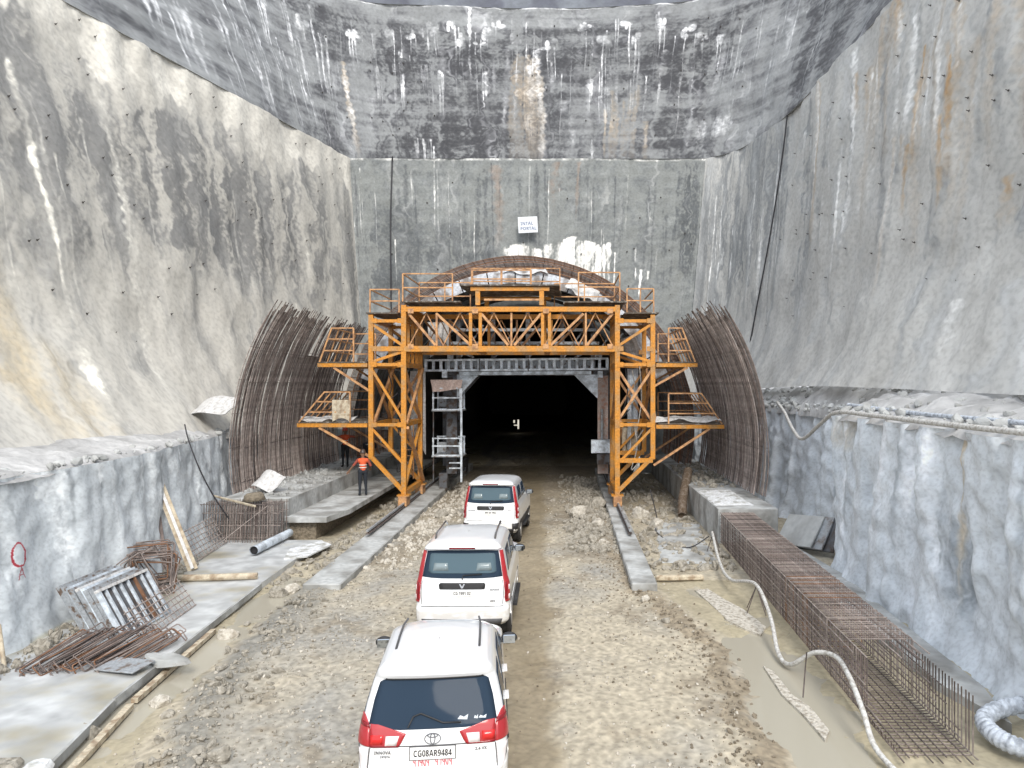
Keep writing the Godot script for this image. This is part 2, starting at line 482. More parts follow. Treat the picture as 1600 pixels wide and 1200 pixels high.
func lump(p: Vector3, out: Vector3, broad: float, flute: float, small: float) -> Vector3:
	# unevenness of sprayed concrete, the same wherever two surfaces meet
	var d := broad * N0.get_noise_3d(p.x, p.y * 0.6, p.z)
	d += flute * N1.get_noise_3d(p.x * 1.4, p.y * 0.22, p.z * 1.4)
	d += small * N2.get_noise_3dv(p)
	return p + out * d

func ruled(rows: Array, t0: float, t1: float, nu: int, nv: int, out: Vector3, broad: float, flute: float, small: float, toe := 0.0, lip := 0.0) -> ArrayMesh:
	var span := float(rows.size() - 1)
	return grid(nu, nv, func(u: float, v: float) -> Array:
		var t := lerpf(t0, t1, u)
		var r := cr(rows, t)
		var a := P(r[3], r[5], r[4])
		var b := P(r[0], r[2], r[1])
		var p := a.lerp(b, v)
		var o := out
		if out == Vector3.ZERO:
			var r2 := cr(rows, minf(t + 0.05, span))
			var r1 := cr(rows, maxf(t - 0.05, 0.0))
			var s := P(r2[0], 0, r2[1]) - P(r1[0], 0, r1[1])
			o = Vector3(-s.z, 0, s.x).normalized()
		if toe > 0.0:
			var k := maxf(0.0, v - 0.68) / 0.32
			p += o * toe * k * k
		if lip > 0.0:
			var k := maxf(0.0, 1.0 - v * 14.0)
			p += o * lip * k
		var edge := minf(1.0, minf(u, 1.0 - u) * 30.0 + 0.15)
		return [lump(p, o, broad * edge, flute * edge, small), Vector2(u, v)])

func bolts(parent: Node, rows: Array, pts: Array, out: Vector3, size := 1.0, t0 := 0.0, t1 := 1.0) -> void:
	var plate := rbox(0.16, 0.16, 0.03, 0.008)
	var nut := CylinderMesh.new()
	nut.top_radius = 0.03
	nut.bottom_radius = 0.035
	nut.height = 0.26
	nut.radial_segments = 6
	nut.rings = 1
	for q in pts:
		var r := cr(rows, lerpf(t0, t1, q.x))
		var p := P(r[3], r[5], r[4]).lerp(P(r[0], r[2], r[1]), q.y)
		p = lump(p, out, 0.25, 0.12, 0.05) + out * 0.05
		var b := Basis(Quaternion(Vector3(0, 0, 1), out))
		var o := part("rock_bolt", plate, M.bolt, parent, Transform3D(b.rotated(out, rng.randf() * 0.8) * Basis.from_scale(Vector3.ONE * size), p))
		part("bolt_end", nut, M.bolt, o, Transform3D(Basis(Vector3.RIGHT, PI / 2 - 0.25), Vector3(0, 0, 0.11)))

func build_slopes() -> void:
	# --- left cut slope, first tier
	var s := Stain.new(1536, 640)
	var U := func(u: float) -> float: return u
	s.blot(0, U.call(0.78), 0.36, 0.26, 0.3, 0.3)
	s.blot(0, U.call(0.50), 0.3, 0.12, 0.4, 0.25)
	s.blot(0, U.call(0.70), 0.40, 0.055, 0.2, 0.45)
	s.blot(0, U.call(0.76), 0.38, 0.07, 0.2, 0.6)
	s.blot(0, U.call(0.82), 0.36, 0.05, 0.18, 0.4)
	s.blot(0, U.call(0.64), 0.36, 0.05, 0.22, 0.5)
	s.blot(0, U.call(0.56), 0.42, 0.05, 0.28, 0.35)
	s.blot(0, U.call(0.50), 0.22, 0.05, 0.3, 0.35)
	s.blot(0, U.call(0.88), 0.35, 0.05, 0.3, 0.25)
	s.blot(0, U.call(0.68), 0.2, 0.06, 0.06, 0.45)
	s.blot(0, U.call(0.98), 0.5, 0.02, 0.5, 0.45)
	for k in 9: s.drip(0, U.call(rng.randf_range(0.44, 0.95)), rng.randf_range(0.2, 0.4), rng.randf_range(0.8, 1.1), rng.randf_range(14, 30), rng.randf_range(0.12, 0.26), 0.6)
	for k in 26: s.drip(0, U.call(rng.randf_range(0.46, 1.0)), rng.randf_range(0.15, 0.45), rng.randf_range(0.55, 1.0), rng.randf_range(4, 12), rng.randf_range(0.15, 0.4), 0.5)
	s.drip(1, U.call(0.595), 0.12, 0.95, 13, 0.5, 1.4)
	s.drip(1, U.call(0.875), 0.3, 0.62, 10, 0.55, 1.3)
	s.drip(1, U.call(0.505), 0.78, 1.0, 12, 0.5, 1.3)
	for k in 34: s.drip(1, U.call(rng.randf_range(0.42, 1.0)), rng.randf_range(0.2, 0.8), rng.randf_range(0.7, 1.0), rng.randf_range(2, 9), rng.randf_range(0.12, 0.4), 0.6)
	s.blot(2, U.call(0.44), 0.72, 0.03, 0.3, 0.22)
	s.blot(2, U.call(0.47), 0.9, 0.03, 0.14, 0.18)
	for y in 128:
		for x in s.w:
			var edge := 78.0 + 22.0 * sin(x * 0.021) + 14.0 * sin(x * 0.083) + 6.0 * sin(x * 0.31)
			var g := clampf((edge - y) / 16.0, 0.0, 1.0)
			s.dk[y * s.w + x] -= 1.7 * g
			s.lt[y * s.w + x] = maxf(s.lt[y * s.w + x], 0.14 * g)
	var mat := wall_material(s, 101, [c255(202, 199, 191), c255(126, 126, 125), c255(228, 225, 215), c255(220, 194, 146)], 0.85, 0.85, 0.22, 0.12, 0.7, 2.0)
	var o := single("left_cut_slope", "tall pale cream and grey stained shotcrete slope on the left of the road", "cut slope", ruled(ROW_LEFT, 1, 8, 220, 64, Vector3.ZERO, 0.3, 0.14, 0.03, 1.6, 0.05), mat, Transform3D(), "", "structure")
	var pts := []
	for k in 95:
		pts.append(Vector2(U.call(rng.randf_range(0.45, 0.97)), rng.randf_range(0.02, 0.97)))
	bolts(o, ROW_LEFT, pts, Vector3(0.93, 0.2, 0.3).normalized(), 0.4, 1, 8)
	# --- headwall
	s = Stain.new(1024, 768)
	for k in 40: s.drip(0, rng.randf(), rng.randf_range(0.0, 0.1), rng.randf_range(0.15, 0.6), rng.randf_range(3, 12), rng.randf_range(0.2, 0.55), 0.5)
	s.blot(0, 0.13, 0.3, 0.1, 0.15, 0.35)
	s.blot(0, 0.3, 0.3, 0.12, 0.1, 0.3)
	s.blot(0, 0.95, 0.2, 0.04, 0.2, 0.7)
	s.blot(0, 0.12, 0.42, 0.1, 0.06, 0.4)
	s.drip(2, 0.41, 0.02, 0.3, 22, 0.35, 0.8)
	s.drip(2, 0.585, 0.01, 0.18, 26, 0.55, 0.7)
	s.drip(2, 0.64, 0.01, 0.2, 8, 0.4, 0.8)
	for k in 26: s.drip(1, rng.randf(), rng.randf_range(0.0, 0.3), rng.randf_range(0.2, 0.5), rng.randf_range(1.5, 4), rng.randf_range(0.2, 0.5), 0.7)
	# white grout that ran down above the arch
	for k in 105:
		var u := rng.randf_range(0.435, 0.735)
		var top := 0.268 - 0.012 * sin((u - 0.435) * 40.0) + rng.randf_range(-0.006, 0.006) + (0.02 if u < 0.55 else 0.0)
		s.drip(1, u, top, rng.randf_range(0.33, 0.43), rng.randf_range(5, 11), 1.15, 0.7)
	s.drip(1, 0.755, 0.3, 0.46, 3, 0.8, 1.0)
	s.drip(1, 0.825, 0.355, 0.45, 5, 0.9, 0.6)
	s.drip(1, 0.81, 0.35, 0.39, 4, 0.9, 0.6)
	s.drip(1, 0.845, 0.36, 0.4, 4, 0.6, 0.6)
	for x in s.w:
		for y in 6: s.lt[y * s.w + x] = 0.75 * (1.0 - y / 7.0) * (0.6 + 0.4 * sin(x * 0.05) * sin(x * 0.013 + 1.0))
	mat = wall_material(s, 201, [c255(146, 150, 149), c255(90, 94, 97), c255(232, 232, 229), c255(150, 130, 116)], 0.7, 0.6, 0.5, 0.28, 0.6, 3.0, 0.016, 0.35)
	var head := []
	for i in 5: head.append([-11.8 + 18.8 * i / 4.0, 44, 0.0, -13.1 + 21.5 * i / 4.0, 44.6, 18.9])
	var hw := grid(150, 130, func(u: float, v: float) -> Array:
		var r := cr(head, u * 4.0)
		var p := P(r[3], r[5], r[4]).lerp(P(r[0], r[2], r[1]), v)
		return [lump(p, Vector3(0, 0, 1), 0.15, 0.06, 0.06), Vector2(u, v)],
		func(p: Vector3) -> bool: return Vector2(p.x + 2.4, p.y - 2.9).length() < 6.9 or (absf(p.x + 2.4) < 6.8 and p.y < 2.9))
	o = single("portal_headwall", "grey streaked shotcrete headwall above the tunnel mouth with white grout runs", "headwall", hw, mat, Transform3D(), "", "structure")
	pts = []
	for k in 26: pts.append(Vector2(rng.randf_range(0.05, 0.98), rng.randf_range(0.05, 0.5)))
	bolts(o, head, pts, Vector3(0, 0, 1), 0.5, 0, 4)
	# --- right cut slope
	s = Stain.new(1536, 640)
	for q in [[0.56, 0.2, 0.5, 7, 0.75], [0.595, 0.28, 0.56, 9, 0.6], [0.553, 0.42, 0.6, 8, 0.5], [0.588, 0.4, 0.62, 8, 0.4], [0.485, 0.12, 0.3, 14, 0.3], [0.47, 0.1, 0.24, 12, 0.3], [0.53, 0.0, 0.2, 14, 0.3], [0.648, 0.6, 0.7, 14, 0.4]]:
		s.drip(2, U.call(q[0]), q[1], q[2], q[3], q[4], 0.9)
	for q in [[0.547, 0.1, 0.5, 12, 0.45], [0.585, 0.2, 0.5, 7, 0.45], [0.49, 0.1, 0.6, 6, 0.5], [0.5, 0.05, 0.4, 4, 0.5], [0.43, 0.05, 0.5, 5, 0.4], [0.37, 0.12, 0.6, 6, 0.35], [0.62, 0.3, 0.5, 10, 0.3], [0.623, 0.82, 0.95, 14, 0.45]]:
		s.drip(1, U.call(q[0]), q[1], q[2], q[3], q[4], 0.8)
	s.blot(0, U.call(0.17), 0.2, 0.17, 0.42, 0.55)
	s.blot(0, U.call(0.1), 0.5, 0.12, 0.4, 0.3)
	for k in 14: s.drip(2, U.call(rng.randf_range(0.4, 0.66)), rng.randf_range(0.0, 0.4), rng.randf_range(0.4, 0.8), rng.randf_range(6, 16), rng.randf_range(0.12, 0.3), 0.9)
	for k in 16: s.drip(1, U.call(rng.randf_range(0.36, 0.66)), rng.randf_range(0.0, 0.4), rng.randf_range(0.4, 0.8), rng.randf_range(3, 10), rng.randf_range(0.25, 0.5), 0.9)
	s.blot(0, U.call(0.02), 0.4, 0.03, 0.4, 0.5)
	s.blot(0, U.call(0.67), 0.4, 0.02, 0.4, 0.3)
	for k in 40: s.drip(0, U.call(rng.randf_range(0.05, 0.36)), rng.randf_range(0.0, 0.3), rng.randf_range(0.4, 0.95), rng.randf_range(4, 13), rng.randf_range(0.3, 0.7), 0.7)
	for k in 22: s.drip(1, U.call(rng.randf_range(0.03, 0.32)), rng.randf_range(0.1, 0.4), rng.randf_range(0.4, 0.9), rng.randf_range(2, 5), rng.randf_range(0.3, 0.7), 0.8)
	for k in 30: s.drip(0, U.call(rng.randf_range(0.36, 0.7)), rng.randf_range(0.0, 0.5), rng.randf_range(0.5, 1.0), rng.randf_range(4, 18), rng.randf_range(0.2, 0.5), 0.7)
	mat = wall_material(s, 301, [c255(198, 198, 195), c255(136, 139, 141), c255(222, 223, 222), c255(190, 150, 104)], 0.5, 0.9, 0.14, 0.16, 0.8, 2.0)
	o = single("right_cut_slope", "tall grey shotcrete slope with rust streaks on the right of the road", "cut slope", ruled(ROW_RIGHT, 0, 9, 240, 64, Vector3.ZERO, 0.3, 0.14, 0.04, 1.1), mat, Transform3D(), "", "structure")
	pts = []
	for k in 80: pts.append(Vector2(U.call(rng.randf_range(0.3, 0.68)), rng.randf_range(0.06, 0.96)))
	bolts(o, ROW_RIGHT, pts, Vector3(-0.98, 0.1, 0.15).normalized(), 0.36, 0, 9)
	# --- second tier
	s = Stain.new(2048, 512)
	s.us = 14.0 / 11.0
	s.uo = -1.5 / 11.0
	for k in 110:
		var u := rng.randf_range(0.12, 0.78)
		s.drip(1, u, rng.randf_range(0.05, 0.5), rng.randf_range(0.35, 0.95), rng.randf_range(1.2, 3.5), rng.randf_range(0.15, 0.5), 0.5)
	for q in [0.345, 0.352, 0.368, 0.385, 0.402, 0.418, 0.424, 0.44, 0.443, 0.462, 0.468, 0.474, 0.49, 0.515, 0.545, 0.56, 0.578, 0.585, 0.6, 0.62, 0.632, 0.645, 0.3, 0.28, 0.262]:
		var v: float = 0.16 + rng.randf_range(-0.05, 0.1)
		for z in 4: s.blot(1, q + rng.randf_range(-0.005, 0.005), v + rng.randf_range(-0.03, 0.03), rng.randf_range(0.0012, 0.004), rng.randf_range(0.012, 0.035), rng.randf_range(0.35, 0.75))
		if rng.randf() < 0.5: s.drip(1, q + rng.randf_range(0.002, 0.007), v + 0.01, v + rng.randf_range(0.08, 0.25), rng.randf_range(1.5, 3.5), 0.7, 0.4)
		s.drip(1, q + rng.randf_range(-0.002, 0.002), v, v + rng.randf_range(0.12, 0.35), rng.randf_range(2, 4.5), 0.75, 0.4)
	for q in [[0.367, 0.37, 0.42], [0.41, 0.42, 0.4], [0.425, 0.43, 0.42], [0.55, 0.57, 0.45], [0.57, 0.61, 0.46], [0.4, 0.42, 0.85]]:
		for k in 8: s.drip(1, rng.randf_range(q[0], q[1]), q[2] + rng.randf_range(-0.03, 0.03), q[2] + rng.randf_range(0.1, 0.3), rng.randf_range(2, 5), 0.45, 0.6)
	for k in 26: s.drip(2, rng.randf_range(0.485, 0.51), rng.randf_range(0.26, 0.45), 1.4, rng.randf_range(6, 12), 0.6, 1.0)
	s.drip(2, 0.338, 0.4, 1.3, 11, 0.8, 1.4)
	s.drip(1, 0.338, 0.42, 1.3, 9, 0.4, 1.4)
	s.drip(1, 0.4535, 0.0, 0.5, 5, 0.6, 0.8)
	for k in 16: s.drip(2, rng.randf_range(0.56, 0.6), rng.randf_range(0.5, 0.75), 1.3, rng.randf_range(3, 9), 0.55, 1.0)
	s.drip(1, 0.4175, 0.87, 1.1, 4, 0.9, 1.0)
	s.drip(1, 0.552, 0.82, 1.1, 4, 0.8, 1.0)
	for q in [0.64, 0.655, 0.665]: s.blot(1, q, 0.8, 0.006, 0.07, 0.5)
	s.blot(0, 0.5, 0.04, 0.3, 0.1, -0.4)
	s.blot(0, 0.22, 0.5, 0.11, 0.6, -0.35)
	s.blot(0, 0.69, 0.6, 0.05, 0.6, -0.4)
	s.blot(0, 0.34, 0.7, 0.03, 0.4, -0.3)
	s.blot(0, 0.56, 0.7, 0.04, 0.3, -0.2)
	s.blot(0, 0.45, 0.35, 0.1, 0.12, 0.3)
	s.blot(0, 0.45, 0.85, 0.07, 0.14, 0.3)
	s.blot(0, 0.63, 0.4, 0.05, 0.2, 0.3)
	for k in 70: s.drip(1, rng.randf_range(0.14, 0.32), rng.randf_range(0.1, 0.7), rng.randf_range(0.5, 1.0), rng.randf_range(2, 6), rng.randf_range(0.3, 0.7), 0.5)
	for k in 30: s.drip(1, rng.randf_range(0.32, 0.66), rng.randf_range(0.2, 0.7), rng.randf_range(0.5, 1.1), rng.randf_range(6, 16), rng.randf_range(0.15, 0.35), 0.9)
	for x in s.w:
		for y in 4: s.lt[y * s.w + x] = 0.8 * (0.6 + 0.4 * sin(x * 0.03) * sin(x * 0.011 + 1.0))
	mat = wall_material(s, 401, [c255(148, 151, 153), c255(62, 63, 67), c255(214, 216, 219), c255(168, 156, 140)], 0.9, 0.9, 0.6, 0.6, 0.9, 5.0, 0.014, 0.7)
	o = single("upper_cut_slope", "dark purplish grey second tier of the cut with white lime runs", "cut slope", ruled(ROW_TWO, 1.5, 12.5, 260, 40, Vector3.ZERO, 0.25, 0.15, 0.06), mat, Transform3D(), "", "structure")
	pts = []
	for k in 40: pts.append(Vector2(rng.randf_range(0.3, 0.68), rng.randf_range(0.05, 0.9)))
	bolts(o, ROW_TWO, pts, Vector3(0, 0, 1), 0.5, 0, 14)
	# --- third tier, set back by a berm
	var three := []
	for r in ROW_TWO:
		var d := Vector2(r[3] + 2.0, r[4] - 18.0).normalized()
		three.append([r[3] + d.x * 1.3, r[4] + d.y * 1.3, 30.2, r[3] + d.x * 5.5, r[4] + d.y * 4.0, 41.0])
	var m3 := plain(Color.WHITE, 0.9, 0.0, two_tone(41, 0.01, Color(0.45, 0.47, 0.5), Color(0.33, 0.34, 0.38), 0.5, 0.2), 0.1, 4.0)
	single("top_cut_slope", "grey third tier of the cut at the top edge of the view", "cut slope", ruled(three, 0, 14, 160, 14, Vector3.ZERO, 0.25, 0.15, 0.06), m3, Transform3D(), "", "structure")
	# --- berms: the ledges between the tiers
	for b in [[ROW_LEFT, 8, "left"], [ROW_RIGHT, 10, "right"], [head, 4, "portal"], [ROW_TWO, 14, "upper"]]:
		var rows: Array = b[0]
		var n: int = b[1]
		var me := grid(n * 14, 3, func(u: float, v: float) -> Array:
			var r := cr(rows, u * n)
			var d := Vector2(r[3] + 2.0, r[4] - 16.0).normalized()
			if b[2] == "portal": d = Vector2(0, 1)
			var p := P(r[3] + d.x * v * 3.4, r[5], r[4] + d.y * v * 3.4)
			return [p + Vector3(0, 0.03 * sin(v * 9.0), 0), Vector2(u, v)])
		single("%s_berm" % b[2], "narrow pale ledge along the top of the %s slope" % {"left": "left", "right": "right", "portal": "portal", "upper": "dark upper"}[b[2]], "ledge", me, M.concrete, Transform3D(), "", "structure")
	# --- low left wall with its ledge
	s = Stain.new(2048, 256)
	s.us = 6.0 / 7.0
	for k in 90: s.drip(0, rng.randf_range(0.3, 0.95), rng.randf_range(0.0, 0.3), rng.randf_range(0.25, 0.9), rng.randf_range(4, 14), rng.randf_range(0.15, 0.5), 0.6)
	s.blot(0, 0.52, 0.1, 0.12, 0.16, 0.3)
	s.blot(0, 0.39, 0.95, 0.06, 0.2, 0.35)
	s.blot(2, 0.37, 0.97, 0.05, 0.12, 0.7)
	for k in 30: s.drip(1, rng.randf_range(0.3, 0.85), 0.0, rng.randf_range(0.4, 1.0), rng.randf_range(6, 20), rng.randf_range(0.3, 0.7), 0.8)
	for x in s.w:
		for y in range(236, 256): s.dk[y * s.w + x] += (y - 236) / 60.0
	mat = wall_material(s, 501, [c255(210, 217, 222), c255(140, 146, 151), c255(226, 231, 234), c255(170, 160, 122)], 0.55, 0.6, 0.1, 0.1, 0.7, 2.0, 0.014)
	_paint_ring(mat)
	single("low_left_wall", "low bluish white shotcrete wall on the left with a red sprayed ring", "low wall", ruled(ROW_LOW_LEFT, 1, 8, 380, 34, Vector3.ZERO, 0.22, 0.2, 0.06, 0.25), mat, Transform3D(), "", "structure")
	s = Stain.new(2048, 256)
	s.us = 8.0 / 9.0
	for k in 70: s.drip(0, rng.randf_range(0.2, 0.85), rng.randf_range(0.0, 0.5), rng.randf_range(0.3, 1.0), rng.randf_range(4, 13), rng.randf_range(0.15, 0.45), 0.6)
	s.drip(2, 0.305, 0.02, 0.75, 10, 0.6, 0.7)
	s.blot(0, 0.308, 0.6, 0.014, 0.2, 0.5)
	s.blot(2, 0.48, 0.1, 0.03, 0.12, 0.35)
	for k in 26: s.drip(1, rng.randf_range(0.2, 0.7), 0.0, rng.randf_range(0.4, 1.0), rng.randf_range(6, 22), rng.randf_range(0.2, 0.6), 0.8)
	mat = wall_material(s, 601, [c255(216, 223, 230), c255(152, 160, 168), c255(230, 235, 242), c255(190, 178, 158)], 0.5, 0.65, 0.08, 0.08, 0.9, 2.0, 0.014)
	single("low_right_wall", "low bluish white fluted shotcrete wall on the right behind the rebar cage", "low wall", ruled(ROW_LOW_RIGHT, 1, 10, 460, 44, Vector3(-0.97, 0, 0.24), 0.34, 0.42, 0.11, 0.4), mat, Transform3D(), "", "structure")
	# --- ledges on top of the low walls
	var mud := plain(Color.WHITE, 0.92, 0.0, two_tone(42, 0.01, Color(0.74, 0.74, 0.74), Color(0.58, 0.58, 0.58), 0.55, 0.2), 0.2, 3.0)
	for side in [0, 1]:
		var low: Array = ROW_LOW_LEFT if side == 0 else ROW_LOW_RIGHT
		var up: Array = ROW_LEFT if side == 0 else ROW_RIGHT
		var me := grid(190, 16, func(u: float, v: float) -> Array:
			var d := lerpf(-14.0, 43.8, u)
			var a := foot_at(low, d, 3)
			var b := foot_at(up, d, 0)
			if side == 0: b.y += 0.55
			var inward := Vector3(0.6 if side == 0 else -0.5, 0, 0)
			var p := a.lerp(b + inward * 0.4, v)
			p.y += 0.25 * v * (1.0 - v) * 2.0 + (0.13 if side == 0 else 0.28) * N1.get_noise_3d(p.x * 2.0, 0, p.z * 2.0) * minf(1, v * 5) + 0.06 * N2.get_noise_3dv(p * 1.5)
			if v < 0.01: p.y -= 0.12
			if v > 0.98: p -= inward * 1.4
			return [p, Vector2(u, v)])
		single(["left_bench", "right_bench"][side], ["rubbly grey ledge on top of the low left wall", "rubbly grey ledge on top of the low right wall"][side], "ledge", me, mud, Transform3D(), "", "structure")

func foot_at(rows: Array, d: float, k: int) -> Vector3:
	# the foot (k 0) or top (k 3) of a ruled wall at a distance d
	var n := rows.size() - 1
	var best := Vector3.ZERO
	var rising: bool = rows[n][1] > rows[0][1]
	var lo := 0.0
	var hi := float(n)
	for q in 18:
		var mid := (lo + hi) * 0.5
		var r := cr(rows, mid)
		if (r[k + 1] < d) == rising: lo = mid
		else: hi = mid
	var r := cr(rows, (lo + hi) * 0.5)
	return P(r[k], r[k + 2], r[k + 1])

func _paint_ring(m: StandardMaterial3D) -> void:
	# red survey ring and letter sprayed on the wall
	var im: Image = m.albedo_texture.get_image()
	var w := im.get_width()
	var h := im.get_height()
	var cu := 0.307 * w
	var cv := 0.42 * h
	for k in 700:
		var a := TAU * k / 700.0
		var r := 1.0 + 0.05 * sin(a * 3.0)
		for t in 4:
			var x := cu + cos(a) * (7.8 + t * 0.45) * r
			var y := cv + sin(a) * 16.0 * r + t * 0.4
			var q := im.get_pixel(int(x), int(y))
			im.set_pixel(int(x), int(y), q.lerp(Color(0.68, 0.22, 0.27), 0.55))
	for seg in [[-4, 40, 0, 22], [0, 22, 5, 40], [-2, 33, 3, 33], [0, 17, 0, 22]]:
		for k in 60:
			var f := k / 60.0
			var x := cu + lerpf(seg[0], seg[2], f)
			var y := cv + lerpf(seg[1], seg[3], f) * 0.85
			im.set_pixel(int(x), int(y), im.get_pixel(int(x), int(y)).lerp(Color(0.66, 0.3, 0.34), 0.6))
	m.albedo_texture = ImageTexture.create_from_image(im)

# ------------------------------------------------------------------ ground
func bump_at(x: float, d: float, cx: float, cd: float, rx: float, rd: float) -> float:
	var a := (x - cx) / rx
	var b := (d - cd) / rd
	return exp(-(a * a + b * b))

func ridge_x(d: float) -> float:
	# the muddy ridge right of the road
	return 2.75 if d < 11.0 else (lerpf(2.75, 2.95, (d - 11.0) / 4.0) if d < 15.0 else (lerpf(2.95, 1.9, (d - 15.0) / 3.5) if d < 18.5 else lerpf(1.9, 0.9, minf(1.0, (d - 18.5) / 10.0))))

func row_x(d: float) -> float:
	# the windrow of stones left of the road
	return lerpf(-4.9, -6.0, clampf((d - 8.5) / 3.7, 0, 1)) if d < 12.2 else lerpf(-6.0, -6.5, clampf((d - 12.2) / 6.0, 0, 1))

func track_x(d: float) -> float:
	return -0.05 * d - 0.1

func ground_h(x: float, d: float) -> float:
	var y := 0.05 * N0.get_noise_3d(x * 2.0, 0, d * 2.0) + 0.045 * N1.get_noise_3d(x * 2.2, 3, d * 2.2) + 0.02 * N2.get_noise_3d(x * 2.5, 7, d * 2.5)
	var r := (x - ridge_x(d)) / 0.32
	if d < 26.0: y += 0.055 * exp(-r * r) * (0.6 + 0.9 * N1.get_noise_3d(x * 4.0, 9, d * 4.0))
	r = (x - row_x(d)) / 0.5
	if d < 24.0: y += 0.09 * exp(-r * r) * (0.8 + N1.get_noise_3d(x * 4.0, 5, d * 4.0))
	r = (x - track_x(d)) / (0.4 + 0.01 * d)
	y -= 0.035 * exp(-r * r)
	r = (x - (track_x(d) - 1.75)) / 0.45
	y -= 0.02 * exp(-r * r)
	y -= 0.10 * bump_at(x, d, -7.15, 13.0, 0.75, 3.2) + 0.08 * bump_at(x, d, -7.3, 18.5, 0.6, 2.2)
	y -= 0.10 * bump_at(x, d, 3.75, 12.0, 0.75, 3.6)
	y += 0.12 * bump_at(x, d, 0.9, 30.0, 1.0, 4.0)
	return y

func build_ground() -> void:
	var w := 1024
	var h := 1536
	var A := lay(w, h, 701, 0.03, 0.25, 0.2, 5)
	var B := lay(w, h, 702, 0.025, 0.5, 0.5, 5)
	var C := lay(w, h, 703, 0.13, 1.0, 1.0, 4, false)
	var E := lay(w, h, 704, 0.05, 0.6, 0.6, 4, false)
	var x0 := -14.0
	var x1 := 10.0
	var d0 := 5.0
	var d1 := 48.0
	var out := PackedByteArray()
	out.resize(w * h * 3)
	var rel := PackedByteArray()
	rel.resize(w * h)
	var rr := PackedByteArray()
	rr.resize(w * h)
	for j in h:
		var d := lerpf(d1, d0, (j + 0.5) / h)
		var tx := track_x(d)
		var rx := ridge_x(d)
		var lx := row_x(d)
		var tw := 0.36 + 0.012 * d
		for i in w:
			var k := j * w + i
			var x := lerpf(x0, x1, (i + 0.5) / w)
			var a := A[k] / 255.0 - 0.5
			var b := B[k] / 255.0 - 0.5
			var c := C[k] / 255.0 - 0.5
			var e := E[k] / 255.0 - 0.5
			# pale dry crust
			var r := 174.0
			var g := 165.0
			var bl := 147.0
			# grey crushed stone, strongest left of the cars and by the rails
			var q := clampf(0.16 + a * 1.5 + b * 0.8 + e * 0.4 + 0.55 * bump_at(x, d, -4.6, 12.0, 1.5, 4.5) + 0.5 * bump_at(x, d, -5.4, 18.0, 1.3, 5.0) + 0.45 * bump_at(x, d, 0.7, 22.0, 1.2, 2.5) + 0.3 * bump_at(x, d, 0.8, 29.0, 1.5, 4.0) - 0.5 * bump_at(x, d, 0.9, 14.0, 1.4, 3.5), 0.0, 1.0)
			r = lerpf(r, 152.0, q)
			g = lerpf(g, 149.0, q)
			bl = lerpf(bl, 142.0, q)
			# brown mud, mottled
			q = clampf((a * 0.8 - b * 1.2 + e * 0.7 - 0.16) * 2.2 + 0.5 * bump_at(x, d, 0.6, 27.0, 1.6, 4.0) + 0.35 * bump_at(x, d, -5.0, 24.0, 1.5, 4.0) + 0.5 * bump_at(x, d, 3.2, 21.0, 1.0, 4.0), 0.0, 0.7)
			if d > 26.0: q = minf(0.8, q + (d - 26.0) * 0.05)
			r = lerpf(r, 132.0, q)
			g = lerpf(g, 122.0, q)
			bl = lerpf(bl, 106.0, q)
			# wheel track, damp and smooth
			var t := absf(x - tx + a * 0.5 + b * 0.25) / tw
			var wet := clampf((1.25 - t + e * 0.5) * 1.9, 0.0, 1.0) * 0.85
			t = absf(x - (tx - 1.75) + a * 0.6) / 0.45
			wet = maxf(wet, clampf((1.0 - t) * 2.0, 0.0, 1.0) * 0.35)
			r = lerpf(r, 143.0, wet)
			g = lerpf(g, 131.0, wet)
			bl = lerpf(bl, 109.0, wet)
			# ridge of churned mud
			t = absf(x - rx + b * 0.7 + e * 0.35) / 0.34
			q = clampf((1.0 - t) * 1.8 + c * 0.8, 0.0, 1.0) * (0.85 if d < 24.0 else 0.3)
			r = lerpf(r, 140.0, q)
			g = lerpf(g, 128.0, q)
			bl = lerpf(bl, 109.0, q)
			# silt right of the ridge and left of the windrow
			q = clampf((x - rx - 0.35 + b * 0.5) * 3.0, 0.0, 1.0) * (1.0 if d < 20.0 else 0.25)
			q = maxf(q, clampf((lx - 0.35 - x + b * 0.7) * 3.0, 0.0, 1.0) * (0.9 if d < 20.0 else 0.45))
			var sl := q
			r = lerpf(r, 168.0 + a * 30.0, q)
			g = lerpf(g, 159.0 + a * 30.0, q)
			bl = lerpf(bl, 136.0 + a * 26.0, q)
			# windrow stones
			t = absf(x - lx + b * 0.8) / 0.55
			q = clampf((1.0 - t) * 1.6 + c * 1.2 - 0.1, 0.0, 0.8) * (1.0 if d < 24.0 else 0.4)
			r = lerpf(r, 128.0, q)
			g = lerpf(g, 126.0, q)
			bl = lerpf(bl, 120.0, q)
			var s := 1.0 + c * (0.3 - 0.18 * maxf(wet, sl)) + e * 0.1
			out[k * 3] = clampi(int(r * s), 0, 255)
			out[k * 3 + 1] = clampi(int(g * s), 0, 255)
			out[k * 3 + 2] = clampi(int(bl * s), 0, 255)
			rel[k] = clampi(int(128 + (c * 150 + e * 90) * (1.0 - 0.75 * maxf(wet, sl * 0.9))), 0, 255)
			rr[k] = clampi(int(255 * (0.9 - 0.4 * wet - 0.35 * clampf(a * 2.0 + 0.1, 0.0, 1.0) - 0.5 * sl * clampf(0.6 + a * 2.0, 0.0, 1.0))), 0, 255)
	var m := StandardMaterial3D.new()
	m.albedo_texture = ImageTexture.create_from_image(Image.create_from_data(w, h, false, Image.FORMAT_RGB8, out))
	m.heightmap_enabled = true
	m.heightmap_texture = ImageTexture.create_from_image(Image.create_from_data(w, h, false, Image.FORMAT_L8, rel))
	m.heightmap_scale = 3.5
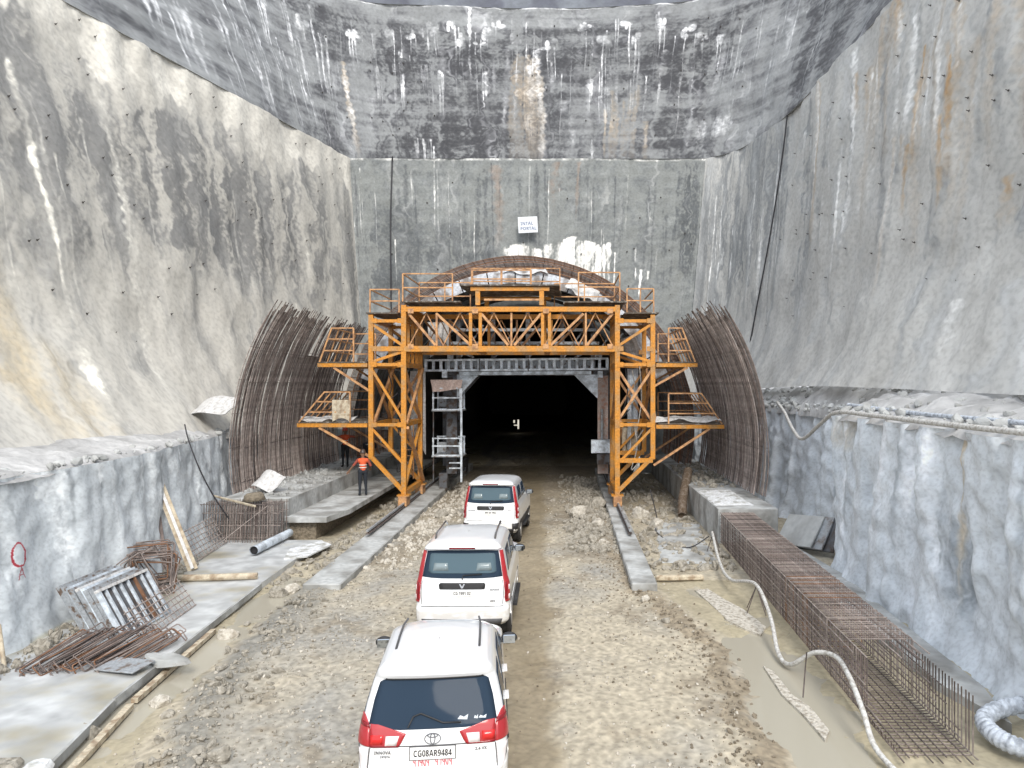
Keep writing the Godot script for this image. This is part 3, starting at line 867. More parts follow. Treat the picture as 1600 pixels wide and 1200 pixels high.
	m.roughness_texture = ImageTexture.create_from_image(Image.create_from_data(w, h, false, Image.FORMAT_L8, rr))
	m.uv2_scale = Vector3.ONE
	m.detail_enabled = true
	m.detail_blend_mode = BaseMaterial3D.BLEND_MODE_MUL
	m.detail_uv_layer = BaseMaterial3D.DETAIL_UV_2
	m.detail_albedo = M.grain
	var xs := [-160.0, -60.0, -25.0]
	var gx := -14.0
	while gx < 9.0:
		xs.append(gx)
		gx += 0.13
	xs.append_array([9.5, 25.0, 60.0, 160.0])
	var ds := [-160.0, -60.0, -20.0, -6.0, 0.0, 4.0, 6.0]
	var gd := 7.0
	while gd < 50.0:
		ds.append(gd)
		gd += 0.05 + gd * 0.006
	ds.append_array([56.0, 70.0, 90.0, 120.0, 200.0])
	var nx := xs.size() - 1
	var nd := ds.size() - 1
	var me := grid(nx, nd, func(u: float, v: float) -> Array:
		var xx: float = xs[roundi(u * nx)]
		var dd: float = ds[nd - roundi(v * nd)]
		var y := ground_h(xx, dd) if xx > -15.0 and xx < 10.0 and dd > 4.0 and dd < 60.0 else 0.0
		return [P(xx, y, dd), Vector2((xx - x0) / (x1 - x0), (d1 - dd) / (d1 - d0))])
	single("ground", "pale muddy haul road of crushed stone leading into the tunnel", "ground", me, m, Transform3D(), "", "structure")
	# shallow silty water standing beside the road
	var wm := plain(Color(0.38, 0.355, 0.29), 0.07)
	for q in [[-8.2, -5.9, 8.5, 22.0, -0.045, "shallow muddy puddle beside the concrete slab on the left"], [2.9, 4.75, 8.0, 19.5, -0.035, "shallow muddy puddle beside the long rebar cage"]]:
		var pm := grid(6, 12, func(u: float, v: float) -> Array: return [P(lerpf(q[0], q[1], u), q[4], lerpf(q[3], q[2], v)), Vector2(u, v)])
		single("water", q[5], "puddle", pm, wm, Transform3D(), "", "structure")

# ------------------------------------------------------------------ reinforcement arches
const CX := -2.4
const CY := 2.9

func arc_pts(r: float, a0: float, a1: float, n: int, wob := 0.0, sd := 0.0) -> PackedVector3Array:
	var out := PackedVector3Array()
	for i in n + 1:
		var a := lerpf(a0, a1, float(i) / n)
		var rr := r + wob * sin(a * 5.0 + sd) + wob * 0.6 * sin(a * 13.0 + sd * 2.0)
		out.append(Vector3(CX + cos(a) * rr, CY + sin(a) * rr, wob * sin(a * 3.0 + sd * 1.7) * 1.5))
	return out

func build_arches() -> void:
	for side in [-1, 1]:
		var t := thing("arch_reinforcement", ["curved mat of rusty rebar hoops standing left of the orange gantry", "curved mat of rusty rebar hoops standing right of the orange gantry"][(side + 1) / 2], "rebar mat", Vector3.ZERO, 0.0, "rebar arches at the portal")
		var base := asin((1.3 - CY) / 9.5)
		for layer in 2:
			var r: float = [9.6, 9.25][layer]
			var kinds := []
			for k in 7:
				var top := asin(([8.1, 7.9, 8.25, 7.75, 8.05, 7.85, 6.5][k] - CY) / r) + rng.randf_range(-0.015, 0.015)
				var p := arc_pts(r, base, top, 12, 0.03, k * 1.9 + layer)
				if side < 0:
					for i in p.size(): p[i].x = 2.0 * CX - p[i].x
				kinds.append(tube(p, 0.018, 5))
			var d := 26.4
			var n := 0
			while d < 37.5:
				var kind := rng.randi() % 6
				if side < 0 and d > 31.3 and d < 32.5: kind = 6
				var mt: Material = M.rust[[0, 1, 2, 0, 2, 0][rng.randi() % 6]] if rng.randf() > 0.3 else M.rust_pale
				part("hoop_bar", kinds[kind], mt, t, Transform3D(Basis(), P(0, 0, d)))
				d += rng.randf_range(0.05, 0.1)
				n += 1
			for k in 5:
				var a := lerpf(base + 0.05, 0.4, k / 4.0)
				var q := Vector3(CX + side * cos(a) * (r - 0.03), CY + sin(a) * (r - 0.03), 0)
				rod("distribution_bar", q + Vector3(0, 0, -26.2), q + Vector3(0, rng.randf_range(-0.05, 0.05), -37.4), 0.009, M.rust[rng.randi() % 2], t)
	var f := thing("arch_reinforcement", "full rusty rebar arch against the headwall behind the gantry top", "rebar mat", Vector3.ZERO, 0.0, "rebar arches at the portal")
	for layer in 3:
		var r: float = [8.8, 8.5, 8.15][layer]
		var me := tube(arc_pts(r, asin((1.2 - CY) / 8.8), PI - asin((1.2 - CY) / 8.8), 40, 0.02, layer), 0.018, 5)
		for k in 34: part("hoop_bar", me, M.rust[rng.randi() % 4], f, Transform3D(Basis(), P(0, 0, 37.0 + k * 0.2)))
		for k in 60:
			var a := lerpf(-0.15, PI + 0.15, k / 59.0)
			var q := Vector3(CX + cos(a) * (r - 0.03), CY + sin(a) * (r - 0.03), 0)
			rod("distribution_bar", q + Vector3(0, 0, -36.8), q + Vector3(0, 0, -43.9), 0.014, M.rust[[0, 1, 3, 3][rng.randi() % 4]], f)
	# membrane-dark sprayed ring behind the arch
	# tunnel tube
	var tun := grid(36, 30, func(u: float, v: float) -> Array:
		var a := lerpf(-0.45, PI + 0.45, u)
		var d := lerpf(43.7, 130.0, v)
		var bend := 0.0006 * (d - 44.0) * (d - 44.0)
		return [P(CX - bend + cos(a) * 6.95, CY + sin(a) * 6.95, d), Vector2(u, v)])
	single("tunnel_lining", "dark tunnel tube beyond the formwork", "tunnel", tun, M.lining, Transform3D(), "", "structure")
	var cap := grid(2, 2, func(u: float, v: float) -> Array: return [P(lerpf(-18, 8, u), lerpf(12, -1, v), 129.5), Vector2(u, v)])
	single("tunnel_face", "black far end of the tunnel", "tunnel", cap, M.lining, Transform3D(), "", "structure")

# ------------------------------------------------------------------ gantry
const ZF := 30.5
const ZB := 33.9
const GX := [-8.05, -6.7, 2.1, 3.56]

func build_gantry() -> void:
	var g := thing("gantry", "orange steel travelling gantry spanning the road at the tunnel mouth", "gantry", Vector3.ZERO)
	var O: Material = M.orange
	var gusset := rbox(0.24, 0.2, 0.02, 0.006)
	var OP: Material = M.orange_pale
	# columns
	for d in [ZF, ZB]:
		for i in 4:
			var outer := i == 0 or i == 3
			var b := 2.2 if outer else 0.75
			var top := 8.15 if outer else 8.55
			beam("column", P(GX[i], b, d), P(GX[i], top, d), 0.19 if outer else 0.2, 0.2, O, g, Vector3(0, 0, 1))
			if not outer:
				box("base_plate", P(GX[i], 0.72, d), Vector3(0.5, 0.05, 0.5), O, g)
				box("wheel_bogie", P(GX[i], 0.5, d), Vector3(0.34, 0.4, 0.7), M.orange_pale, g)
		for s in [[0, 1], [3, 2]]:
			beam("foot_brace", P(GX[s[0]], 2.3, d), P(GX[s[1]], 0.85, d), 0.16, 0.16, O, g)
			for y in [6.1, 3.62, 7.9]:
				beam("tie_beam", P(GX[s[0]], y, d), P(GX[s[1]], y, d), 0.12, 0.13, O, g)
			if s[0] == 3: beam("tie_beam", P(GX[3], 2.15, d), P(GX[2], 2.15, d), 0.18, 0.18, O, g)
			else: beam("tie_beam", P(GX[0], 6.75, d), P(GX[1], 6.75, d), 0.2, 0.2, O, g)
			beam("brace", P(GX[s[0]], 5.95, d), P(GX[s[1]], 3.75, d), 0.1, 0.1, O if s[0] == 0 else OP, g)
			if s[0] == 3 or d == ZB: beam("brace", P(GX[s[1]], 5.95, d + 0.16), P(GX[s[0]], 3.75, d + 0.16), 0.11, 0.11, OP, g)
			beam("brace", P(GX[s[0]], 3.5, d), P(GX[s[1]], 2.0, d), 0.1, 0.1, O, g)
			beam("brace", P(GX[s[0]], 7.8, d), P(GX[s[1]], 6.85, d), 0.11, 0.11, O, g)
			beam("brace", P(GX[s[0]], 6.2, d), P(GX[s[1]], 6.65, d), 0.11, 0.11, O, g)
	# side frames between front and back
	for i in 4:
		for y in [7.95, 6.1, 3.62]: beam("tie_beam", P(GX[i], y, ZF), P(GX[i], y, ZB), 0.16, 0.18, O, g)
		beam("brace", P(GX[i], 6.0, ZF), P(GX[i], 3.7, ZB), 0.11, 0.11, OP, g)
		beam("brace", P(GX[i] + 0.12, 3.7, ZF), P(GX[i] + 0.12, 6.0, ZB), 0.11, 0.11, OP, g)
		if i == 1 or i == 2:
			beam("brace", P(GX[i], 3.5, ZB), P(GX[i], 0.9, ZF), 0.13, 0.13, O, g)
			beam("brace", P(GX[i] + 0.14, 3.5, ZF), P(GX[i] + 0.14, 0.9, ZB), 0.13, 0.13, OP, g)
			for q in [0.25, 0.5, 0.75]: beam("post", P(GX[i], 6.1, lerpf(ZF, ZB, q)), P(GX[i], 8.3, lerpf(ZF, ZB, q)), 0.12, 0.12, O, g)
			beam("sill_beam", P(GX[i], 0.8, ZF), P(GX[i], 0.8, ZB), 0.2, 0.2, O, g)
	# main trusses
	for d in [ZF, ZB]:
		beam("top_chord", P(GX[1], 8.38, d), P(GX[2], 8.38, d), 0.22, 0.2, O, g)
		beam("bottom_chord", P(GX[1], 6.75, d), P(GX[2], 6.75, d), 0.22, 0.23, O, g)
		for x in [-3.95, -3.55, -0.98, -0.7]: beam("web_post", P(x, 6.88, d), P(x, 8.24, d), 0.13, 0.13, O, g)
		for x in [-5.35, -2.27, 0.8]: beam("web_post", P(x, 6.88, d), P(x, 8.24, d), 0.08, 0.08, OP, g)
		for s in [[-5.35, 8.2, -3.95, 6.9], [-6.5, 8.2, -5.4, 6.9], [-3.5, 8.2, -2.4, 6.9], [-1.05, 8.2, -2.15, 6.9], [0.7, 8.2, -0.65, 6.9], [1.9, 8.2, 0.85, 6.9]]:
			beam("web_diagonal", P(s[0], s[1], d), P(s[2], s[3], d), 0.1, 0.1, OP, g)
	for x in [-6.7, -3.75, -0.85, 2.1]:
		beam("cross_beam", P(x, 8.38, ZF + 0.17), P(x, 8.38, ZB - 0.17), 0.26, 0.26, O, g)
		beam("cross_beam", P(x, 6.75, ZF + 0.17), P(x, 6.75, ZB - 0.17), 0.2, 0.2, O, g)
		# small lattice behind the big diagonals, plates at the joints
	for d in [ZF, ZB]:
		for k in 6:
			var xa := lerpf(-6.5, 1.9, k / 6.0)
			var xb := lerpf(-6.5, 1.9, (k + 1) / 6.0)
			beam("lattice_bar", P(xa, 6.9, d + 0.12), P((xa + xb) * 0.5, 8.25, d + 0.12), 0.045, 0.045, OP, g)
			beam("lattice_bar", P((xa + xb) * 0.5, 8.25, d + 0.12), P(xb, 6.9, d + 0.12), 0.045, 0.045, OP, g)
		for i in 4:
			for y in [3.62, 6.1, 6.75, 7.9]:
				part("gusset_plate", gusset, O, g, Transform3D(Basis(Vector3(0, 0, 1), 0.0), P(GX[i] + (0.13 if i % 2 == 0 else -0.13), y, d - 0.108)))
		for x in [-3.75, -0.84, -6.4, 1.8]:
			for y in [6.84, 8.3]: part("gusset_plate", gusset, OP, g, Transform3D(Basis(), P(x, y, d - 0.12)))
	# hanging chains, hoses and cables inside the towers
	for q in [[2.5, 6.0, 3.9], [2.8, 5.9, 4.4], [3.1, 6.2, 3.0], [-7.1, 6.0, 3.7], [-7.6, 5.8, 4.6], [2.9, 3.5, 1.6], [-7.2, 3.5, 1.5]]:
		part("hanging_cable", tube(curve([P(q[0], q[1], 31.5), P(q[0] + 0.12, lerpf(q[1], q[2], 0.5), 31.7), P(q[0] - 0.1, q[2], 31.9), P(q[0] + 0.25, q[2] + 0.3, 32.2)], 5), 0.025, 5), M.hose if q[0] > 2.6 else M.cable, g)
	# raised centre frame
	for d in [ZF, ZB]:
		for x in [-3.65, -1.02]: beam("post", P(x, 8.55, d), P(x, 9.12, d), 0.19, 0.19, O, g)
		beam("frame_beam", P(-3.95, 9.22, d), P(-0.7, 9.22, d), 0.15, 0.16, O, g)
		beam("frame_beam", P(-3.4, 8.78, d), P(-1.1, 8.78, d), 0.08, 0.08, OP, g)
	# decks, plank by plank
	deck(g, -4.35, -0.25, 9.36, ZF - 0.2, ZB, 7)
	deck(g, -6.75, -4.4, 8.68, ZF - 0.2, ZB, 7)
	deck(g, -0.1, 2.45, 8.68, ZF - 0.2, ZB, 7)
	deck(g, -8.2, -6.9, 8.22, ZF - 0.15, ZB, 7)
	deck(g, 2.35, 3.75, 8.22, ZF - 0.15, ZB, 7)
	deck(g, -10.2, -8.2, 6.2, ZF - 0.1, ZB, 7)
	deck(g, -11.05, -8.2, 3.72, ZF - 0.1, ZB, 7)
	deck(g, 3.75, 5.35, 6.2, ZF - 0.1, ZB, 7)
	deck(g, 3.75, 6.45, 3.66, ZF - 0.1, ZB, 7)
	for s in [[-10.25, -8.2, 6.08], [-11.1, -8.2, 3.6], [3.7, 5.4, 6.08], [3.7, 6.5, 3.54]]:
		for d in [ZF, ZB]: beam("outrigger", P(s[0], s[2], d), P(s[1], s[2], d), 0.14, 0.16, O, g)
	for s in [[-9.6, 5.98, -8.1, 5.0], [-10.2, 3.5, -8.1, 2.3], [5.0, 5.98, 3.6, 5.2], [5.9, 3.45, 3.6, 1.95]]:
		for d in [ZF, ZB]: beam("strut", P(s[0], s[1], d), P(s[2], s[3], d), 0.09, 0.09, OP, g)
	# guardrails: [outer foot x, outer top x, inner x, deck height, rail height]
	for s in [[-10.15, -9.65, -8.75, 6.2, 1.4], [-11.0, -9.95, -8.9, 3.72, 1.25], [5.3, 4.75, 4.2, 6.2, 1.4], [6.4, 5.55, 4.2, 3.66, 1.25]]:
		for d in [ZF - 0.1, ZB]:
			beam("guard_post", P(s[2], s[3], d), P(s[2], s[3] + s[4], d), 0.06, 0.06, OP, g)
			beam("guard_post", P(s[0], s[3], d), P(s[1], s[3] + s[4], d), 0.06, 0.06, OP, g)
			for q in [0.34, 0.68, 1.0]: beam("guard_rail", P(lerpf(s[0], s[1], q), s[3] + s[4] * q, d), P(s[2], s[3] + s[4] * q, d), 0.05, 0.05, OP, g)
		for q in [0.34, 0.68, 1.0]: beam("guard_rail", P(lerpf(s[0], s[1], q), s[3] + s[4] * q, ZF - 0.1), P(lerpf(s[0], s[1], q), s[3] + s[4] * q, ZB), 0.05, 0.05, OP, g)
		for q in [0.25, 0.5, 0.75]: beam("guard_post", P(s[0], s[3], lerpf(ZF, ZB, q)), P(s[1], s[3] + s[4], lerpf(ZF, ZB, q)), 0.05, 0.05, OP, g)
	# rails on the upper decks: [x0, x1, deck, height, posts]
	for s in [[-6.75, -4.7, 8.7, 1.15, 2, ZF], [0.5, 2.2, 8.7, 1.2, 2, ZF], [-0.55, 2.2, 8.7, 1.2, 3, ZB], [-4.35, -0.3, 9.4, 1.2, 4, ZB], [-4.0, -1.5, 9.4, 0.75, 3, ZF + 1.0], [-8.1, -6.9, 8.25, 0.95, 2, ZF], [2.5, 3.6, 8.25, 0.98, 3, ZF], [-6.75, -4.4, 8.7, 1.25, 3, ZB]]:
		for k in s[4]:
			var x := lerpf(s[0], s[1], float(k) / (s[4] - 1))
			beam("guard_post", P(x, s[2], s[5]), P(x, s[2] + s[3], s[5]), 0.055, 0.055, OP, g)
		for q in [0.5, 1.0]: beam("guard_rail", P(s[0], s[2] + s[3] * q, s[5]), P(s[1], s[2] + s[3] * q, s[5]), 0.05, 0.05, OP, g)
	for x in [-6.75, 2.2]:
		for q in [0.5, 1.0]: beam("guard_rail", P(x, 8.7 + 1.15 * q, ZF), P(x, 8.7 + 1.15 * q, ZB), 0.05, 0.05, OP, g)
	for x in [-8.1, 3.6]:
		for q in [0.5, 1.0]: beam("guard_rail", P(x, 8.25 + 0.95 * q, ZF), P(x, 8.25 + 0.95 * q, ZB), 0.05, 0.05, OP, g)
	# ladder up the left tower
	for x in [-7.35, -6.95]: beam("ladder_rail", P(x, 1.0, ZB - 0.3), P(x, 3.6, ZB - 0.3), 0.05, 0.05, OP, g)
	for k in 9: beam("ladder_rung", P(-7.35, 1.2 + k * 0.28, ZB - 0.3), P(-6.95, 1.2 + k * 0.28, ZB - 0.3), 0.03, 0.03, OP, g)

func deck(g: Node, xa: float, xb: float, y: float, d0: float, d1: float, n: int) -> void:
	var wd := (d1 - d0) / n
	for k in n:
		var d := d0 + wd * (k + 0.5)
		box("plank", P((xa + xb) * 0.5 + rng.randf_range(-0.06, 0.06), y + rng.randf_range(-0.008, 0.008), d), Vector3(xb - xa, 0.055, wd - 0.02), M.deck, g)

func cloth(w: float, h: float, sd: float, fold: float) -> ArrayMesh:
	# a hanging sheet with thickness by its folds
	return grid(14, 10, func(u: float, v: float) -> Array:
		var x := (u - 0.5) * w * (1.0 - 0.15 * v * sin(sd))
		var z := fold * (sin(u * 11.0 + sd) * (0.4 + v) + 0.5 * sin(u * 23.0 + v * 4.0 + sd * 2.0))
		var y := -v * h - 0.12 * h * sin(u * 4.0 + sd) * v
		return [Vector3(x, y, z), Vector2(u, v)])

func build_formwork() -> void:
	var f := thing("lining_formwork", "grey steel lining formwork carriage inside the tunnel mouth", "formwork", Vector3.ZERO)
	# curved skin in plates
	for k in 9:
		var a0 := lerpf(0.1, PI - 0.1, k / 9.0) + 0.006
		var a1 := lerpf(0.1, PI - 0.1, (k + 1) / 9.0) - 0.006
		for q in 4:
			var d0 := 34.7 + q * 2.28
			var me := grid(5, 2, func(u: float, v: float) -> Array:
				var a := lerpf(a0, a1, u)
				return [P(CX + cos(a) * 7.65, CY + sin(a) * 7.65, d0 + 2.25 * (1.0 - v)), Vector2(u, v)])
			part("skin_plate", me, M.skin_plate, f)
	for k in 14:
		var a0 := lerpf(0.35, PI - 0.35, k / 14.0) + 0.004
		var a1 := lerpf(0.35, PI - 0.35, (k + 1) / 14.0) - 0.004
		var me := grid(4, 1, func(u: float, v: float) -> Array:
			var a := lerpf(a1, a0, u)
			var rr := lerpf(7.72, 7.12, v)
			return [P(CX + cos(a) * rr, CY + sin(a) * rr, 34.66), Vector2(u, v)])
		part("end_plate", me, M.skin_plate, f)
	for d in [34.85, 39.0, 43.6]:
		part("rib", tube(arc_pts(7.5, 0.05, PI - 0.05, 24), 0.1, 6), M.steel_dark, f, Transform3D(Basis(), P(0, 0, d)))
	# portal beam with its row of square openings
	var x0 := -6.7
	var x1 := 1.98
	beam("flange", P(x0, 6.42, 35.0), P(x1, 6.5, 35.0), 0.3, 0.09, M.steel_blue, f)
	beam("flange", P(x0, 5.93, 35.0), P(x1, 6.01, 35.0), 0.3, 0.09, M.steel_blue, f)
	for k in 25:
		var x := lerpf(x0 + 0.05, x1 - 0.05, k / 24.0)
		var y := 6.175 + 0.08 * k / 24.0
		box("web_plate", P(x, y, 35.0), Vector3(0.13, 0.43, 0.1), M.steel_blue, f)
	for s in [-4.1, -1.8]: box("splice_plate", P(s, 6.2, 34.84), Vector3(0.05, 0.55, 0.03), M.steel_dark, f)
	beam("back_plate", P(x0 + 0.9, 6.2, 35.3), P(x1 - 0.6, 6.25, 35.3), 0.4, 0.03, M.steel, f, Vector3(0, 0, 1))
	beam("header", P(x0 + 1.6, 5.8, 35.25), P(x1 - 0.8, 5.84, 35.25), 0.25, 0.16, M.steel_blue, f)
	for x in [-5.5, 1.55, -1.75]: beam("hanger", P(x, 6.45, 35.1), P(x, 7.6 if x > -2 and x < 0 else 7.0, 35.1), 0.05 if x > -2 and x < 0 else 0.28, 0.05 if x > -2 and x < 0 else 0.28, M.steel, f, Vector3(0, 0, 1))
	for x in [-5.75, 1.6]: box("lug", P(x, 5.75, 34.95), Vector3(0.24, 0.3, 0.2), M.steel_blue, f)
	beam("knee_brace", P(-5.2, 6.95, 35.1), P(-4.4, 6.55, 35.1), 0.1, 0.1, M.steel, f)
	beam("knee_brace", P(1.2, 6.95, 35.1), P(0.4, 6.55, 35.1), 0.1, 0.1, M.steel, f)
	# legs with haunches
	for d in [35.6, 39.0, 42.8]:
		var far := 0.0 if d < 36 else 0.75
		beam("leg", P(1.75 + far, 1.0, d), P(1.75 + far, 5.7, d), 0.5, 0.3, M.pinkish if d < 36 else M.steel_dark, f, Vector3(0, 0, 1))
		beam("leg", P(-5.5 - far, 1.0, d), P(-5.5 - far, 5.7, d), 0.5, 0.3, M.steel_dark, f, Vector3(0, 0, 1))
		part("haunch", prism(PackedVector2Array([Vector2(1.5, 4.6), Vector2(1.5, 5.75), Vector2(0.35, 5.75), Vector2(0.5, 5.6)]), 0.3), M.steel_blue if d < 36 else M.steel_dark, f, Transform3D(Basis(), P(far, 0, d)))
		part("haunch", prism(PackedVector2Array([Vector2(-5.25, 4.6), Vector2(-5.25, 5.75), Vector2(-4.2, 5.75), Vector2(-4.35, 5.6)]), 0.3), M.steel_blue if d < 36 else M.steel_dark, f, Transform3D(Basis(), P(-far, 0, d)))
		beam("cross_beam", P(-5.5 - far, 5.95, d), P(1.8 + far, 5.95, d), 0.3, 0.35, M.steel_dark, f)
	for x in [-5.9, 2.2]:
		beam("sill_beam", P(x, 0.85, 35.4), P(x, 0.85, 43.0), 0.4, 0.35, M.steel_dark, f)
		for d in [35.8, 42.6]: box("bogie", P(x, 0.5, d), Vector3(0.35, 0.5, 0.9), M.steel_dark, f)
	rod("jack", P(1.7, 2.6, 35.35), P(1.7, 4.1, 35.35), 0.07, M.steel, f)
	# inner frame seen through the truss
	for s in [7.3, 7.95]: beam("walkway_beam", P(-6.4, s, 36.2), P(1.6, s, 36.2), 0.12, 0.14, M.steel, f)
	for x in [-5.3, -3.6, -1.9, -0.2, 1.3]:
		beam("inner_post", P(x, 6.1, 36.4), P(x, 9.0, 36.4), 0.2, 0.2, M.steel_dark, f, Vector3(0, 0, 1))
		beam("inner_brace", P(x, 6.5, 36.5), P(x + 1.2, 8.2, 36.5), 0.07, 0.07, M.steel, f)
	# access ladders with baskets at the left leg
	for s in [[4.1, 5.1, 34.7], [1.95, 2.75, 34.7]]:
		var lo: float = s[0]
		var hi: float = s[1]
		for d in [34.7, 36.0]:
			for x in [-6.25, -4.98]:
				beam("basket_post", P(x, lo, d), P(x, hi, d), 0.07, 0.07, M.steel_blue, f, Vector3(0, 0, 1))
			for y in [lo, lerpf(lo, hi, 0.55), hi]: beam("basket_rail", P(-6.3, y, d), P(-4.93, y, d), 0.06, 0.06, M.steel_blue, f)
		box("basket_floor", P(-5.6, lo - 0.05, 35.35), Vector3(1.45, 0.06, 1.35), M.steel, f)
		box("basket_panel", P(-5.6, lerpf(lo, hi, 0.35), 35.9), Vector3(1.2, 0.5, 0.04), M.steel, f)
	beam("stair_post", P(-4.93, 0.7, 34.7), P(-4.93, 5.1, 34.7), 0.09, 0.09, M.steel_blue, f, Vector3(0, 0, 1))
	beam("stair_post", P(-6.25, 0.7, 34.75), P(-6.25, 4.1, 34.75), 0.05, 0.05, M.steel_dark, f, Vector3(0, 0, 1))
	for y in [1.35, 1.6]: beam("stair_rung", P(-5.5, y, 34.7), P(-4.93, y, 34.7), 0.06, 0.06, M.steel_blue, f)
	box("foot_platform", P(1.65, 2.35, 35.1), Vector3(0.95, 0.6, 0.6), M.steel_blue, f)
	box("foot_platform", P(1.8, 1.75, 35.2), Vector3(0.7, 0.5, 0.5), M.steel_dark, f)
	# cloths hung on the formwork and the gantry
	single("tarp", "crumpled pale pink tarp draped over the upper ladder basket", "tarp", cloth(1.5, 0.5, 1.0, 0.08), M.tarp_pink, Transform3D(Basis(), P(-5.6, 5.5, 34.6)))
	single("tarp", "white tarp bunched behind the left bay of the truss", "tarp", cloth(1.1, 1.6, 2.3, 0.14), M.tarp, Transform3D(Basis(Vector3.UP, 0.4), P(-6.1, 8.25, 35.4)))
	single("tarp", "grey white sheet hanging inside the left tower", "tarp", cloth(0.7, 3.6, 3.1, 0.1), M.tarp, Transform3D(Basis(Vector3.UP, 0.3), P(-6.95, 5.9, 34.6)))
	single("tarp", "blue and white cloth caught low in the left tower", "tarp", cloth(0.5, 1.2, 4.4, 0.1), M.tarp_blue, Transform3D(Basis(Vector3.UP, -0.2), P(-6.95, 2.9, 34.3)))
	single("tarp", "pale sheet hanging inside the upper right tower", "tarp", cloth(0.7, 1.2, 5.2, 0.1), M.tarp, Transform3D(Basis(Vector3(0, 0, 1), 0.4), P(2.85, 7.5, 34.4)))
	single("tarp", "pale blue sheet hanging lower inside the right tower", "tarp", cloth(0.55, 3.8, 6.0, 0.12), M.steel_blue, Transform3D(Basis(Vector3.UP, 0.2), P(3.1, 6.0, 34.3)))
	single("sack", "beige sack hanging at the foot of the right tower", "sack", cloth(1.0, 1.3, 7.0, 0.15), M.wood_pale, Transform3D(Basis(Vector3.UP, 0.2), P(3.0, 3.3, 34.2)))
	single("tarp", "grey white sheet spread on the lower left side platform", "tarp", cloth(2.4, 0.5, 8.0, 0.05), M.tarp, Transform3D(Basis(Vector3.RIGHT, -1.2), P(-9.9, 3.95, 30.9)))
	single("tarp", "pale sheet hung on the rail of the lower left side platform", "tarp", cloth(0.75, 0.85, 9.0, 0.03), M.wood_pale, Transform3D(Basis(), P(-9.25, 4.65, 30.35)))
	single("tarp", "grey white sheet spread on the lower right side platform", "tarp", cloth(2.5, 0.5, 10.0, 0.05), M.tarp, Transform3D(Basis(Vector3.RIGHT, -1.2), P(5.0, 3.95, 30.8)))
	single("tarp", "white plastic sheet lying on the crown of the grey formwork", "tarp", cloth(2.2, 0.5, 11.0, 0.06), M.tarp, Transform3D(Basis(Vector3.RIGHT, -1.1), P(-2.1, 10.72, 35.0)))
	single("tarp", "pale sheet over the right shoulder of the formwork below the railing", "tarp", cloth(1.5, 0.7, 12.0, 0.06), M.tarp, Transform3D(Basis(Vector3(0, 0, 1), -0.45) * Basis(Vector3.RIGHT, -0.6), P(0.9, 9.95, 34.6)))
	# work lamp deep in the tunnel
	var t := thing("work_lamp", "small bright work lamp on a stand deep in the dark tunnel", "lamp", P(-5.3, 0.0, 80.0))
	beam("stand", Vector3(0, 0, 0), Vector3(0, 1.3, 0), 0.06, 0.06, M.steel_dark, t)
	var glow := plain(Color(0.9, 0.9, 0.85), 0.5)
	glow.emission_enabled = true
	glow.emission = Color(1, 0.97, 0.9)
	glow.emission_energy_multiplier = 0.3
	box("lamp_head", Vector3(0.1, 0.95, 0.1), Vector3(0.16, 1.0, 0.12), glow, t)
	box("lamp_head", Vector3(-0.35, 1.25, 0.1), Vector3(0.16, 0.3, 0.12), glow, t)
	box("lamp_arm", Vector3(-0.12, 0.85, 0.1), Vector3(0.5, 0.1, 0.1), glow, t)
	var li := OmniLight3D.new()
	li.name = "lamp_light"
	li.light_energy = 0.012
	li.light_color = Color(1, 0.97, 0.9)
	li.light_size = 0.2
	li.omni_range = 60
	li.omni_attenuation = 2.0
	li.shadow_enabled = true
	t.add_child(li)
	li.position = Vector3(0.0, 1.1, 0.45)

# ------------------------------------------------------------------ vehicles
class Body:
	# stacked plan sections: [height, half width, rear, front]; z runs from 0 (rear) towards -front
	var lv: Array
	var cr_rear := 0.22
	var cr_front := 0.45
	func at(y: float) -> Array:
		var n := lv.size()
		if y <= lv[0][0]: return lv[0]
		for i in n - 1:
			if y <= lv[i + 1][0]:
				var f: float = (y - lv[i][0]) / (lv[i + 1][0] - lv[i][0])
				return [y, lerpf(lv[i][1], lv[i + 1][1], f), lerpf(lv[i][2], lv[i + 1][2], f), lerpf(lv[i][3], lv[i + 1][3], f)]
		return lv[n - 1]
	func perimeter(y: float) -> float:
		var s := at(y)
		var c := minf(cr_rear, s[1] * 0.9)
		var cf := minf(cr_front, s[1] * 0.9)
		return (s[1] - c) + c * PI / 2 + (s[3] - s[2] - c - cf) + cf * PI / 2 + (s[1] - cf)
	func pt(y: float, dist: float) -> Vector3:
		# dist: metres round the section from the middle of the rear, + to the right
		var s := at(y)
		var sg := signf(dist) if dist != 0.0 else 1.0
		var d := absf(dist)
		var w: float = s[1]
		var c := minf(cr_rear, w * 0.9)
		var cf := minf(cr_front, w * 0.9)
		var bow := 0.05 * (1.0 - pow(minf(d, w) / w, 2.0))
		if d < w - c: return Vector3(sg * d, y, -s[2] + bow)
		d -= w - c
		if d < c * PI / 2:
			var a := d / c
			return Vector3(sg * (w - c + c * sin(a)), y, -s[2] - c + c * cos(a) + 0.05 * (1.0 - pow((w - c + c * sin(a)) / w, 2.0)))
		d -= c * PI / 2
		var l: float = s[3] - s[2] - c - cf
		if d < l: return Vector3(sg * w, y, -s[2] - c - d)
		d -= l
		if d < cf * PI / 2:
			var a := d / cf
			return Vector3(sg * (w - cf + cf * cos(a)), y, -s[3] + cf - cf * sin(a))
		d -= cf * PI / 2
		return Vector3(sg * maxf(0.0, w - cf - d), y, -s[3])
	func normal(y: float, d: float) -> Vector3:
		var a := pt(y, d + 0.02) - pt(y, d - 0.02)
		var b := pt(y + 0.02, d) - pt(y - 0.02, d)
		return a.cross(b).normalized()

